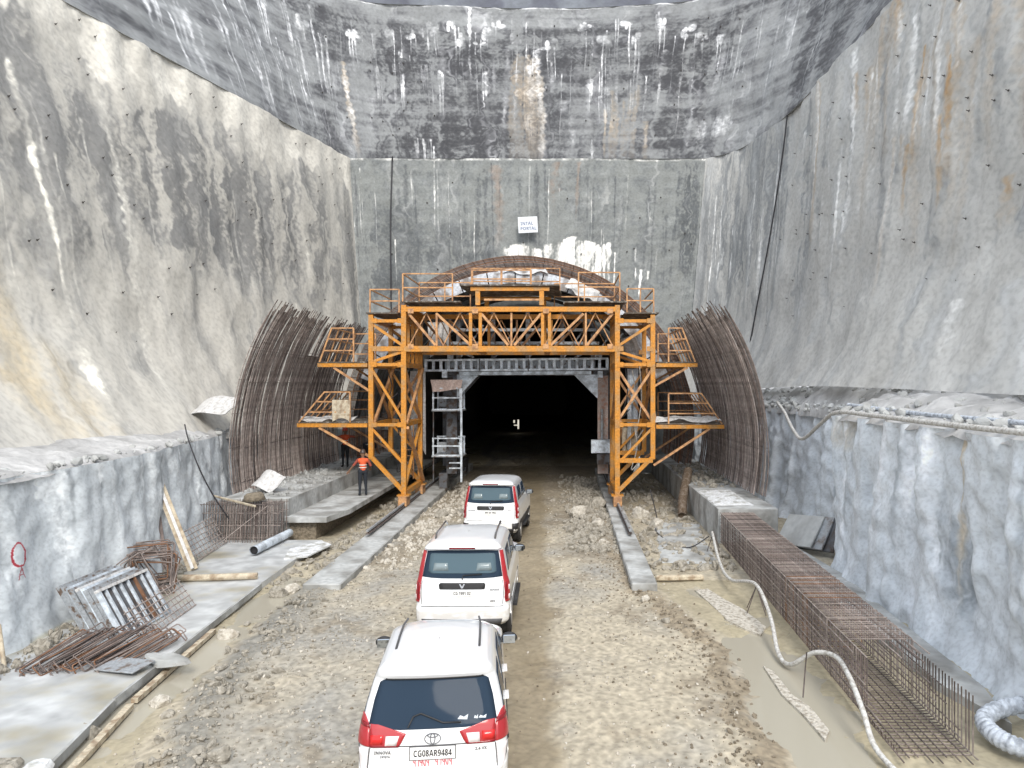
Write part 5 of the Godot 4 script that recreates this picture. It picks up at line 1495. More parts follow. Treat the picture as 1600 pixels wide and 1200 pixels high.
func build_cages() -> void:
	# long cage right of the road, in line with the right kicker wall
	var t := thing("rebar_cage", "long rusty rebar cage for the next length of the right kicker wall", "rebar cage")
	var full := loop_mesh(1.08, 0.98, 0.0095)
	var mid := tube(PackedVector3Array([Vector3(0.0, 0.5, 0.01), Vector3(1.08, 0.5, 0.01)]), 0.009, 4)
	var open := tube(PackedVector3Array([Vector3(0.0, 0.1, 0), Vector3(0.02, 0, 0), Vector3(1.06, 0, 0), Vector3(1.08, 0.02, 0), Vector3(1.08, 0.84, 0)]), 0.011, 5)
	var d := 10.45
	while d < 24.5:
		var x := lerpf(4.66, 5.12, clampf((d - 10.5) / 14.0, 0, 1)) + rng.randf_range(-0.012, 0.012)
		var mt: Material = M.rust[[0, 1, 0, 2, 2][rng.randi() % 5]]
		if d > 14.5 and d < 16.5 and rng.randf() < 0.3: mt = M.rust[3]
		var tilt := Basis(Vector3.UP, rng.randf_range(-0.012, 0.012))
		if d < 12.3:
			part("stirrup", open, mt, t, Transform3D(tilt, P(x, 0.06, d)))
			if d > 11.5: part("side_bar", unit_rod, mt, t, along(P(x, 0.06, d), P(x, 1.0, d), 0.022, 0.022))
		else:
			part("stirrup", full, mt, t, Transform3D(tilt, P(x, 0.06, d)))
		d += 0.1
	for k in 9:
		var f := k / 8.0
		rod("long_bar", P(4.66 + f * 1.06, 0.075, 10.35 - rng.randf() * 0.2), P(5.12 + f * 1.06, 0.075, 24.6), 0.011, M.rust[rng.randi() % 3], t)
		rod("long_bar", P(4.69 + f * 1.06, 1.03, 12.0 - rng.randf_range(0.0, 0.5) * (1.0 if k % 3 else 2.0)), P(5.12 + f * 1.06, 1.03, 24.6), 0.011, M.rust[rng.randi() % 3] if k % 4 else M.rust_pale, t)
	for k in 8:
		var y := 0.16 + 0.11 * k
		rod("long_bar", P(4.67, y, 10.9 + 0.16 * k + rng.randf_range(-0.15, 0.15)), P(5.13, y, 24.6), 0.011, M.rust_pale if k % 3 == 1 else M.rust[rng.randi() % 3], t)
		rod("long_bar", P(5.72, y, 10.7 + rng.randf_range(0, 1.2) if y < 0.8 else 12.0), P(6.18, y, 24.6), 0.011, M.rust[rng.randi() % 3], t)
	for q in [13.4, 16.2, 20.3]:
		var xx := lerpf(4.66, 5.12, (q - 10.5) / 14.0) - 0.03
		beam("chair_bar", P(xx, 0.55, q), P(xx, 1.06, q), 0.02, 0.02, M.rust_pale, t)
		beam("chair_bar", P(xx, 1.055, q), P(xx + 1.1, 1.055, q + 0.03), 0.02, 0.02, M.rust_pale, t)
	# short cage ending the left kicker wall
	var e := thing("rebar_cage", "short grey brown rebar cage ending the left kicker wall", "rebar cage")
	for r in [24.0, 24.35, 24.7]:
		for k in 30: rod("upright_bar", P(-11.9 + k * 0.087 + rng.randf_range(-0.015, 0.015), 0.1, r + rng.randf_range(-0.03, 0.03)), P(-11.9 + k * 0.087, 1.42 + rng.randf_range(-0.05, 0.04), r + 0.1), 0.014, M.rust[[0, 1, 2][rng.randi() % 3]] if k % 5 else M.rust_pale, e)
		for y in [0.3, 0.7, 1.1, 1.38]: rod("cross_bar", P(-12.0, y, r + 0.03), P(-9.3, y, r + 0.03), 0.012, M.rust[rng.randi() % 3], e)
	single("loose_bar", "thin rebar leaning across the short left cage", "rebar", tube(PackedVector3Array([P(-10.9, 0.2, 22.6), P(-9.7, 1.35, 24.0)]), 0.014, 5), M.rust_pale)
	single("edge_timber", "pale batten along the top edge of the short left cage", "timber", rbox(0.07, 0.06, 3.4, 0.01), M.wood_pale, Transform3D(Basis(Vector3.UP, 0.82), P(-10.9, 1.5, 24.1)))
	# rebar mesh panel leaning on the low left wall
	var g := thing("mesh_panel", "light rebar mesh panel leaning on the foot of the low left wall behind the plank", "mesh panel")
	for k in 7: rod("mesh_wire", P(-10.35 - 0.08 * k - 0.25, 0.2 + 0.13 * k, 20.9), P(-11.0 - 0.08 * k, 0.2 + 0.13 * k, 24.0), 0.017, M.rust_pale, g)
	for k in 12:
		var f := k / 11.0
		rod("mesh_wire", P(lerpf(-10.6, -11.0, f), 0.18, lerpf(20.95, 23.9, f)), P(lerpf(-11.1, -11.5, f), 1.02, lerpf(20.95, 23.9, f)), 0.012, M.rust_pale, g)
	# mesh panel leaning on the front formwork panel
	g = thing("mesh_panel", "pale welded mesh panel leaning in front of the grey formwork panels", "mesh panel")
	for k in 6: rod("mesh_wire", P(-8.42 - 0.075 * k, 0.17 + 0.11 * k, 14.7), P(-8.62 - 0.075 * k, 0.17 + 0.11 * k, 17.2), 0.016, M.rust_pale, g)
	for k in 14:
		var f := k / 13.0
		rod("mesh_wire", P(lerpf(-8.4, -8.6, f), 0.16, lerpf(14.75, 17.15, f)), P(lerpf(-8.84, -9.04, f), 0.78, lerpf(14.75, 17.15, f)), 0.01, M.rust_pale, g)

func build_left_stack() -> void:
	# grey steel formwork panels leaning in a row
	var order := ["frontmost", "second", "third", "fourth", "fifth", "sixth", "seventh", "eighth", "rearmost"]
	for k in 9:
		var at := P(-8.95 - 0.122 * k, 0.15, 14.95 + rng.randf_range(-0.05, 0.05) + 0.03 * k)
		var lean := Basis(Vector3(0, 0, 1), deg_to_rad(30.0 + rng.randf_range(-1.2, 1.2)))
		var lab := "frontmost grey steel formwork panel of the leaning row, its ribbed face showing" if k == 0 else ("rearmost grey steel formwork panel of the leaning row, next to the wall" if k == 8 else "%s grey steel formwork panel from the front of the leaning row" % order[k])
		var t := thing("steel_formwork", lab, "formwork", at, 0.0, "grey formwork panels leaning in a row")
		t.basis = lean
		# panel lies in y (height) and -z (width); its face looks along +x
		var H := 1.12
		var W := 1.75
		var fm: Material = M.steel if k % 3 else M.steel_blue
		box("face_sheet", Vector3(-0.03, H / 2, -W / 2), Vector3(0.012, H - 0.02, W - 0.02), M.steel_dark, t)
		box("frame", Vector3(0, H - 0.03, -W / 2), Vector3(0.1, 0.06, W), M.tarp if k == 0 or k == 4 else fm, t)
		box("frame", Vector3(0, 0.03, -W / 2), Vector3(0.1, 0.06, W), fm, t)
		box("frame", Vector3(0, H / 2, -0.03), Vector3(0.098, H - 0.12, 0.06), fm, t)
		box("frame", Vector3(0, H / 2, -W + 0.03), Vector3(0.098, H - 0.12, 0.06), fm, t)
		for q in 6: box("rib", Vector3(0, H / 2, -W * (q + 1) / 7.0), Vector3(0.06, H - 0.13, 0.05), fm if q != 4 else M.rust[3], t)
	# rusty stirrup frames leaning on the wall behind
	var lm := loop_mesh(0.95, 0.85, 0.018)
	for k in 22:
		var at := P(-11.2 + 0.035 * k + rng.randf_range(-0.06, 0.06), 0.17 + rng.randf_range(0, 0.25), 18.9 - 0.06 * k + rng.randf_range(-0.1, 0.1))
		var o := single("rebar_stirrup", "rusty square rebar stirrup in the tangled heap against the low left wall", "stirrup", lm, M.rust[[0, 3, 2, 0, 2][k % 5]], Transform3D(Basis.from_euler(Vector3(rng.randf_range(-0.45, -0.2), rng.randf_range(0.25, 0.6), rng.randf_range(-0.2, 0.12))), at), "rusty stirrups heaped against the wall")
	for k in 7:
		var at := P(-10.25 + rng.randf_range(-0.08, 0.08), 0.17, 17.6 + 0.2 * k)
		single("rebar_stirrup", "grey brown stirrup standing at the right end of the rusty heap", "stirrup", loop_mesh(0.6, 0.95, 0.016), M.rust[[2, 0, 1][k % 3]], Transform3D(Basis.from_euler(Vector3(-0.3, 1.2 + rng.randf_range(-0.2, 0.2), rng.randf_range(0.3, 0.55))), at), "grey brown stirrups at the end of the heap")
	# long narrow stirrups fanned out on the slab
	var long := loop_mesh(0.24, 1.5, 0.013)
	for k in 46:
		var f := k / 45.0
		var at := P(lerpf(-9.85, -8.15, f) + rng.randf_range(-0.05, 0.05), 0.17 + 0.26 * sin(f * PI) * rng.randf(), lerpf(13.1, 13.4, f) + rng.randf_range(-0.15, 0.15))
		var bs := Basis.from_euler(Vector3(-PI / 2 + 0.08 + rng.randf_range(0, 0.1), lerpf(-0.15, -0.3, f) + rng.randf_range(-0.08, 0.08), 0)) * Basis(Vector3.UP, rng.randf_range(0.2, 1.1))
		single("rebar_stirrup", "long narrow rusty stirrup in the fanned pile before the grey panels", "stirrup", long, M.rust[[0, 1, 0, 2, 3, 1][k % 6] if f < 0.7 else [0, 3, 2][k % 3]], Transform3D(bs, at), "long rusty stirrups fanned out on the slab")
	# other things on the slab
	var st := thing("timber_plank", "long pale plank leaning against the low left wall", "plank", Vector3.ZERO)
	beam("board", P(-10.3, 0.16, 20.4), P(-11.75, 2.45, 21.3), 0.26, 0.06, M.wood_pale, st, Vector3(0.4, 0.3, 1))
	beam("batten", P(-10.28, 0.22, 20.33), P(-11.73, 2.5, 21.23), 0.08, 0.05, M.tarp, st, Vector3(0.4, 0.3, 1))
	st = thing("timber_plank", "dark reddish board standing behind the pale leaning plank", "plank", Vector3.ZERO)
	beam("board", P(-11.0, 0.16, 20.3), P(-11.8, 2.3, 21.2), 0.12, 0.05, M.rust[0], st, Vector3(0.4, 0.3, 1))
	single("timber_log", "pale round timber pole lying across the wet slab", "log", tube(curve([P(-10.6, 0.25, 19.2), P(-9.6, 0.24, 19.3), P(-8.9, 0.25, 19.35), P(-8.15, 0.24, 19.5)], 4), 0.09, 10), M.wood_pale)
	var pipe := thing("steel_pipe", "grey steel pipe with an open dark end lying by the short left cage", "pipe")
	part("pipe_wall", tube(PackedVector3Array([P(-9.35, 0.32, 22.1), P(-9.25, 0.33, 24.7)]), 0.13, 18, false, false), M.steel_blue, pipe)
	part("pipe_bore", tube(PackedVector3Array([P(-9.35, 0.32, 22.12), P(-9.25, 0.33, 24.6)]), 0.108, 16), M.hole, pipe)
	var sb := rock_mesh(77, 0.5)
	single("concrete_lump", "long pale lump of set concrete hanging over the slab's edge", "concrete lump", sb, M.concrete, Transform3D(Basis(Vector3.UP, -0.35) * Basis.from_scale(Vector3(1.15, 0.5, 0.55)), P(-7.35, 0.22, 13.55)))
	single("steel_plate", "thin grey sheet lying at the right end of the fanned stirrups", "sheet", rbox(0.9, 0.03, 0.5, 0.01), M.steel, Transform3D(Basis.from_euler(Vector3(0.1, -0.3, 0.05)), P(-7.95, 0.24, 13.3)))
	single("timber_stick", "short pale stick leaning on the left wall by the frame's edge", "stick", tube(PackedVector3Array([P(-10.1, 0.1, 13.3), P(-10.6, 0.8, 13.8)]), 0.04, 8), M.wood_pale)
	single("concrete_lump", "pale concrete lump on the slab's corner at the bottom left", "concrete lump", rock_mesh(78, 0.6), M.cement, Transform3D(Basis(Vector3.UP, 0.2) * Basis.from_scale(Vector3(0.5, 0.5, 0.5)), P(-6.95, 0.22, 9.7)))
	single("concrete_lump", "dark gritty concrete block beside the pale lump on the slab's corner", "concrete lump", rbox(0.75, 0.26, 0.3, 0.05), M.rock, Transform3D(Basis(Vector3.UP, 0.1), P(-7.5, 0.26, 9.6)))
	# sheets on the ledges
	for q in [["white fibre sheet lying tilted on the left ledge beside the rebar arch", P(-13.1, 4.5, 27.6), Vector3(0.5, -0.2, 0.1), Vector2(1.6, 1.25)], ["white bent sheet lying on the left kicker wall at the foot of the rebar arch", P(-10.65, 1.85, 26.4), Vector3(0.7, -0.6, -0.2), Vector2(0.95, 0.8)]]:
		var me := grid(10, 8, func(u: float, v: float) -> Array:
			return [Vector3((u - 0.5) * q[3].x, 0.09 * sin(u * 5.0) + 0.02 * sin(v * 9.0), (v - 0.5) * q[3].y), Vector2(u, v)])
		var sh := thing("fibre_sheet", q[0], "sheet", q[1])
		sh.basis = Basis.from_euler(q[2])
		part("sheet_top", me, M.tarp, sh)
		var lower := part("sheet_underside", me, M.concrete, sh, Transform3D(Basis(), Vector3(0, -0.025, 0)))
	single("rubber_tub", "dark grey tub turned over on top of the short left cage", "tub", lathe([[0.0, 0.26], [0.22, 0.26], [0.3, 0.2], [0.36, 0.0], [0.33, 0.0], [0.26, 0.18], [0.0, 0.2]], 20), M.rock_dark, Transform3D(Basis(Vector3(0, 0, 1), 0.1), P(-10.3, 1.45, 24.4)))

func lathe(pr: Array, n: int) -> ArrayMesh:
	return grid(n, pr.size() - 1, func(u: float, v: float) -> Array:
		var r: Array = pr[roundi(v * (pr.size() - 1))]
		return [Vector3(cos(u * TAU) * r[0], r[1], sin(u * TAU) * r[0]), Vector2(u, v)])

func build_right_bits() -> void:
	# hose carried on rebar tripods along the cage
	var pts := curve([P(4.6, 0.62, 23.3), P(4.35, 0.25, 21.0), P(4.2, 0.3, 18.9), P(4.42, 0.62, 17.3), P(4.3, 0.4, 15.6), P(4.1, 0.1, 14.3), P(4.15, 0.1, 13.7), P(4.42, 0.5, 13.2), P(4.62, 0.62, 12.7), P(4.55, 0.6, 11.9), P(4.45, 0.4, 11.1), P(4.4, 0.12, 10.5), P(4.5, 0.05, 9.6)], 8)
	single("water_hose", "pale grey hose looping along the cage on rebar stands", "hose", tube(pts, 0.042, 9), M.hose)
	for q in [[4.62, 0.66, 23.2, "rebar tripod holding up the far end of the grey hose"], [4.42, 0.6, 17.2, "rebar tripod under the middle loop of the grey hose"]]:
		var t := thing("hose_stand", q[3], "stand")
		for k in 4:
			var a := TAU * k / 4.0 + 0.5
			rod("leg", P(q[0], q[1], q[2]), P(q[0] + cos(a) * 0.3, 0.0, q[2] + sin(a) * 0.35), 0.011, M.rust[1], t)
	single("hose_stake", "single rusty stake beside the nearest hose loop", "stake", tube(PackedVector3Array([P(4.0, 0.0, 12.5), P(4.08, 0.75, 12.55)]), 0.012, 6), M.rust[1])
	# corrugated duct, one ring of it in view
	var dp := curve([P(8.2, 0.32, 11.6), P(7.0, 0.3, 11.5), P(6.35, 0.25, 11.2), P(6.2, 0.22, 10.7), P(6.45, 0.2, 10.3), P(7.2, 0.2, 10.1), P(8.2, 0.2, 10.0)], 22)
	var rad := []
	for k in dp.size(): rad.append(0.125 + 0.012 * sin(k * 1.6))
	single("air_duct", "thick pale blue corrugated air duct curled at the bottom right corner", "duct", tube(dp, rad, 14), M.duct)
	# pipe on the right ledge
	single("supply_pipe", "pale pipe sagging along the edge of the right ledge", "pipe", tube(curve([P(8.7, 4.55, 30.5), P(8.55, 4.2, 29.0), P(8.3, 3.6, 27.0), P(8.0, 3.45, 25.0), P(7.75, 4.1, 22.5), P(7.6, 4.5, 20.8), P(7.6, 4.52, 18.5), P(7.55, 4.5, 15.5), P(7.5, 4.5, 12.0), P(7.5, 4.5, 6.0)], 8), 0.058, 10), M.hose)
	single("supply_pipe", "thin grey pipe lying on the right ledge behind the pale one", "pipe", tube(curve([P(8.2, 4.7, 21.5), P(8.1, 4.62, 17.0), P(8.0, 4.62, 12.0), P(8.0, 4.6, 6.0)], 6), 0.05, 8), M.duct)
	# boards leaning on the low right wall
	for k in 3:
		single("leaning_panel", ["grey plywood board leaning nearest on the low right wall", "middle grey board leaning on the low right wall", "dark edged board leaning farthest back on the low right wall"][k], "panel", rbox(0.07, 1.15, 1.5, 0.012), [M.concrete, M.steel, M.steel_dark][k], Transform3D(Basis.from_euler(Vector3(-0.1, 0.5, -0.7 + 0.06 * k)), P(7.45 + 0.24 * k, 0.62, 23.6 - 0.25 * k)))
	var lg := tube(curve([P(4.55, 0.1, 29.0), P(4.7, 0.6, 29.9), P(5.0, 1.2, 30.9), P(5.2, 1.6, 31.6)], 5), 0.19, 9)
	single("tree_log", "dark rough log leaning on the right kicker wall", "log", lg, M.wood_dark)
	single("signal_cable", "thin black cable hanging down the left of the headwall", "cable", tube(curve([P(-10.45, 18.95, 44.4), P(-10.5, 15, 44.15), P(-10.45, 11, 44.05), P(-10.4, 8, 44.0)], 6), 0.045, 6), M.cable)
	single("signal_cable", "black cable running down the rounded right corner of the cut", "cable", tube(slope_line(ROW_RIGHT, [[2.88, 0.0], [2.86, 0.1], [2.75, 0.3], [2.6, 0.5], [2.42, 0.7], [2.2, 0.95]]), 0.04, 6), M.cable)
	single("signal_cable", "black cable hanging over the low left wall near the rebar arch", "cable", tube(curve([P(-12.7, 3.95, 24.6), P(-11.9, 3.5, 23.3), P(-11.5, 2.6, 23.2), P(-11.25, 1.7, 23.6), P(-11.0, 0.9, 24.1)], 6), 0.022, 6), M.cable)
	single("signal_cable", "thin dark wire trailing across the cement dust by the right kicker wall", "cable", tube(curve([P(3.4, 1.0, 30.0), P(3.5, 0.1, 28.5), P(3.2, 0.06, 26.0), P(3.8, 0.07, 23.6), P(4.5, 0.5, 23.3)], 6), 0.02, 5), M.cable)
	# sign on the headwall
	var sg := thing("notice_board", "small white notice board with two blue lines of writing on the headwall", "sign", P(-2.28, 14.72, 43.75))
	sg.basis = Basis(Vector3(0, 0, 1), 0.05)
	part("board", rbox(1.15, 0.95, 0.05, 0.01), M.board, sg)
	part("lettering", text_mesh("INTAL", 0.26, 0.01), M.board_ink, sg, Transform3D(Basis(), Vector3(-0.06, 0.08, 0.03)))
	part("lettering", text_mesh("PORTAL", 0.26, 0.01), M.board_ink, sg, Transform3D(Basis(), Vector3(0.02, -0.22, 0.03)))

func slope_line(rows: Array, q: Array) -> PackedVector3Array:
	var p := []
	for k in q:
		var r := cr(rows, k[0])
		p.append(lump(P(r[3], r[5], r[4]).lerp(P(r[0], r[2], r[1]), k[1]), Vector3(-0.8, 0, 0.6), 0.25, 0.12, 0.05) + Vector3(-0.06, 0.0, 0.06))
	return curve(p, 6)

# ------------------------------------------------------------------ rubble
func heap(called: String, label: String, mat: Material, n: int, f: Callable, lo: float, hi: float, sd: int) -> void:
	var r := RandomNumberGenerator.new()
	r.seed = sd
	var mm := MultiMesh.new()
	mm.transform_format = MultiMesh.TRANSFORM_3D
	mm.mesh = rock_mesh(sd)
	mm.instance_count = n
	for i in n:
		var p: Vector3 = f.call(r)
		var s := lo + (hi - lo) * pow(r.randf(), 3.0)
		mm.set_instance_transform(i, Transform3D(Basis.from_euler(Vector3(r.randf() * 6, r.randf() * 6, r.randf() * 6)) * Basis.from_scale(Vector3(s * r.randf_range(0.8, 1.5), s, s)), p + Vector3(0, s * 0.12, 0)))
	var o := MultiMeshInstance3D.new()
	o.name = numbered(called)
	o.multimesh = mm
	o.material_override = mat
	add_child(o, true)
	tag(o, label, "rubble", "", "stuff")

func on_ground(x: float, d: float) -> Vector3:
	return P(x, ground_h(x, d), d)

func build_rubble() -> void:
	heap("gravel", "grey crushed stone strewn in the windrow left of the road", M.rock, 950, func(r: RandomNumberGenerator) -> Vector3:
		var d := 8.0 + 17.0 * pow(r.randf(), 1.2)
		return on_ground(row_x(d) + r.randfn(0.1, 0.4), d), 0.02, 0.22, 11)
	heap("gravel", "pale chips of stone scattered over the haul road", M.rock_pale, 3200, func(r: RandomNumberGenerator) -> Vector3:
		var d := 8.0 + 28.0 * pow(r.randf(), 1.3)
		var x := r.randf_range(-6.5, 2.9)
		if absf(x - track_x(d)) < 0.45 + 0.01 * d and r.randf() < 0.9: x = row_x(d) + r.randfn(1.0, 0.8)
		return on_ground(x, d), 0.015, 0.09, 12)
	heap("gravel", "fine grey grit spread over the dry parts of the haul road", M.rock, 12000, func(r: RandomNumberGenerator) -> Vector3:
		var d := 7.5 + 24.0 * pow(r.randf(), 1.5)
		var x := r.randf_range(-6.3, 2.7)
		var n := N0.get_noise_3d(x * 3.0, 21, d * 3.0)
		if absf(x - track_x(d)) < 0.4 + 0.01 * d or n < -0.05: x = lerpf(row_x(d), track_x(d) - 1.0, pow(r.randf(), 2.0))
		return on_ground(x, d), 0.012, 0.07, 23)
	heap("gravel", "brown clods and grit trodden into the haul road", M.rock_dark, 3500, func(r: RandomNumberGenerator) -> Vector3:
		var d := 7.5 + 26.0 * pow(r.randf(), 1.4)
		var x := r.randf_range(-5.8, 3.2)
		if N1.get_noise_3d(x * 1.2, 33, d * 1.2) < 0.0: x = ridge_x(d) - absf(r.randfn(0.0, 0.6))
		return on_ground(x, d), 0.012, 0.08, 24)
	heap("gravel", "dark broken rock beside the right plinth towards the tunnel", M.rock, 1500, func(r: RandomNumberGenerator) -> Vector3:
		var d := r.randf_range(23, 42)
		return on_ground(clampf(r.randfn(0.9, 0.55), -0.6, 1.65), d), 0.03, 0.4, 13)
	heap("gravel", "broken rock between the left plinth and the cars towards the tunnel", M.rock_pale, 1100, func(r: RandomNumberGenerator) -> Vector3:
		var d := r.randf_range(21, 40)
		return on_ground(clampf(r.randfn(-5.0, 0.5), -5.8, -3.7), d), 0.03, 0.3, 14)
	heap("gravel", "rubble between the left plinth and the raised footing", M.rock, 700, func(r: RandomNumberGenerator) -> Vector3:
		var d := r.randf_range(19, 40)
		return on_ground(r.randf_range(-7.85, -6.75), d), 0.03, 0.3, 15)
	heap("gravel", "rubble and clods between the right plinth and the right kicker wall", M.rock, 1000, func(r: RandomNumberGenerator) -> Vector3:
		var d := 21.0 + 20.0 * pow(r.randf(), 1.3)
		return on_ground(r.randf_range(2.4, 4.9), d), 0.03, 0.36, 16)
	heap("gravel", "churned clods along the muddy ridge right of the road", M.rock_dark, 420, func(r: RandomNumberGenerator) -> Vector3:
		var d := 8.5 + 14.0 * r.randf()
		return on_ground(ridge_x(d) + r.randfn(0.0, 0.22), d), 0.02, 0.12, 17)
	heap("gravel", "loose debris on the left ledge", M.concrete, 600, func(r: RandomNumberGenerator) -> Vector3:
		var d := 13.0 + 22.0 * r.randf()
		var a := foot_at(ROW_LOW_LEFT, d, 3)
		var b := foot_at(ROW_LEFT, d, 0)
		return a.lerp(b, pow(r.randf(), 1.6) * 0.8) + Vector3(0, 0.06, 0), 0.03, 0.3, 18)
	heap("gravel", "loose debris on the right ledge", M.concrete, 700, func(r: RandomNumberGenerator) -> Vector3:
		var d := 10.0 + 26.0 * r.randf()
		var a := foot_at(ROW_LOW_RIGHT, d, 3)
		var b := foot_at(ROW_RIGHT, d, 0)
		return a.lerp(b, pow(r.randf(), 1.2) * 0.9) + Vector3(0, 0.1, 0), 0.03, 0.36, 19)
	heap("gravel", "broken concrete on top of the left kicker wall", M.concrete, 400, func(r: RandomNumberGenerator) -> Vector3:
		return P(r.randf_range(-11.6, -9.5), 1.43, r.randf_range(25.2, 36.0)), 0.03, 0.3, 20)
	heap("gravel", "broken concrete on top of the right kicker wall beyond the log", M.rock, 300, func(r: RandomNumberGenerator) -> Vector3:
		return P(r.randf_range(5.2, 6.8), 1.15, r.randf_range(29.5, 38.0)), 0.06, 0.42, 21)
	heap("gravel", "grit along the foot of the low left wall", M.rock, 400, func(r: RandomNumberGenerator) -> Vector3:
		var d := r.randf_range(12.5, 21.0)
		return P(lerpf(-10.4, -11.0, (d - 13.0) / 8.0) + r.randf_range(0.0, 0.5), 0.16, d), 0.04, 0.28, 22)
	var kinds := [rock_mesh(51), rock_mesh(52, 0.85), rock_mesh(53, 0.6), rock_mesh(54, 0.75)]
	for q in [
		[0.55, 29.0, 0.95, 1, "big pale grey boulder among the rubble left of the right plinth"],
		[1.15, 27.0, 0.8, 2, "flat pale slab of rock below the big boulder by the right plinth"],
		[0.2, 26.4, 0.6, 3, "small flat pale rock at the rubble's edge towards the car track"],
		[1.3, 31.4, 0.9, 0, "dark boulder close to the foot of the gantry's right leg"],
		[3.0, 29.2, 0.9, 1, "grey boulder right of the gantry's right leg"],
		[3.35, 27.4, 0.75, 2, "light flat rock between the right plinth and the leaning log"],
		[1.15, 23.0, 0.4, 3, "lone ochre stone on the mud left of the right plinth"],
		[1.25, 24.2, 0.42, 1, "cream stone just beyond the lone ochre stone"],
		[-7.25, 18.6, 0.6, 0, "brown boulder on the slab's edge opposite the timber pole"],
		[-7.05, 18.9, 0.5, 1, "pale round stone beside the brown boulder on the slab's edge"],
		[-7.15, 15.6, 0.5, 2, "flat pale stone in the puddle beside the slab"],
		[-6.75, 12.3, 0.42, 2, "flat grey stone standing out of the muddy puddle"],
		[-7.25, 11.2, 0.45, 0, "pale pointed stone against the slab's edge near the bottom left"],
		[-5.2, 9.6, 0.55, 2, "flat grey rock in the windrow near the bottom edge"],
		[-4.9, 10.4, 0.42, 3, "angular grey rock in the windrow beyond the flat one"],
		[1.9, 17.9, 0.3, 1, "small dark stone on the ridge below the right plinth's end"],
		[2.2, 16.4, 0.26, 3, "small pale stone on the ridge halfway along the cage"],
		[-5.3, 27.0, 0.6, 2, "flat pale rock between the left plinth and the farthest car"],
		[-5.0, 29.5, 0.7, 0, "grey rock left of the farthest car"],
		[-7.2, 27.5, 0.7, 3, "grey brown rock below the raised footing step"]]:
		single("boulder", q[4], "rock", kinds[q[3]], [M.rock, M.rock_pale, M.rock_pale, M.rock][q[3]], Transform3D(Basis(Vector3.UP, q[0] * 7.0) * Basis.from_scale(Vector3.ONE * q[2]), on_ground(q[0], q[1]) + Vector3(0, q[2] * 0.14, 0)), "single rocks beside the road")

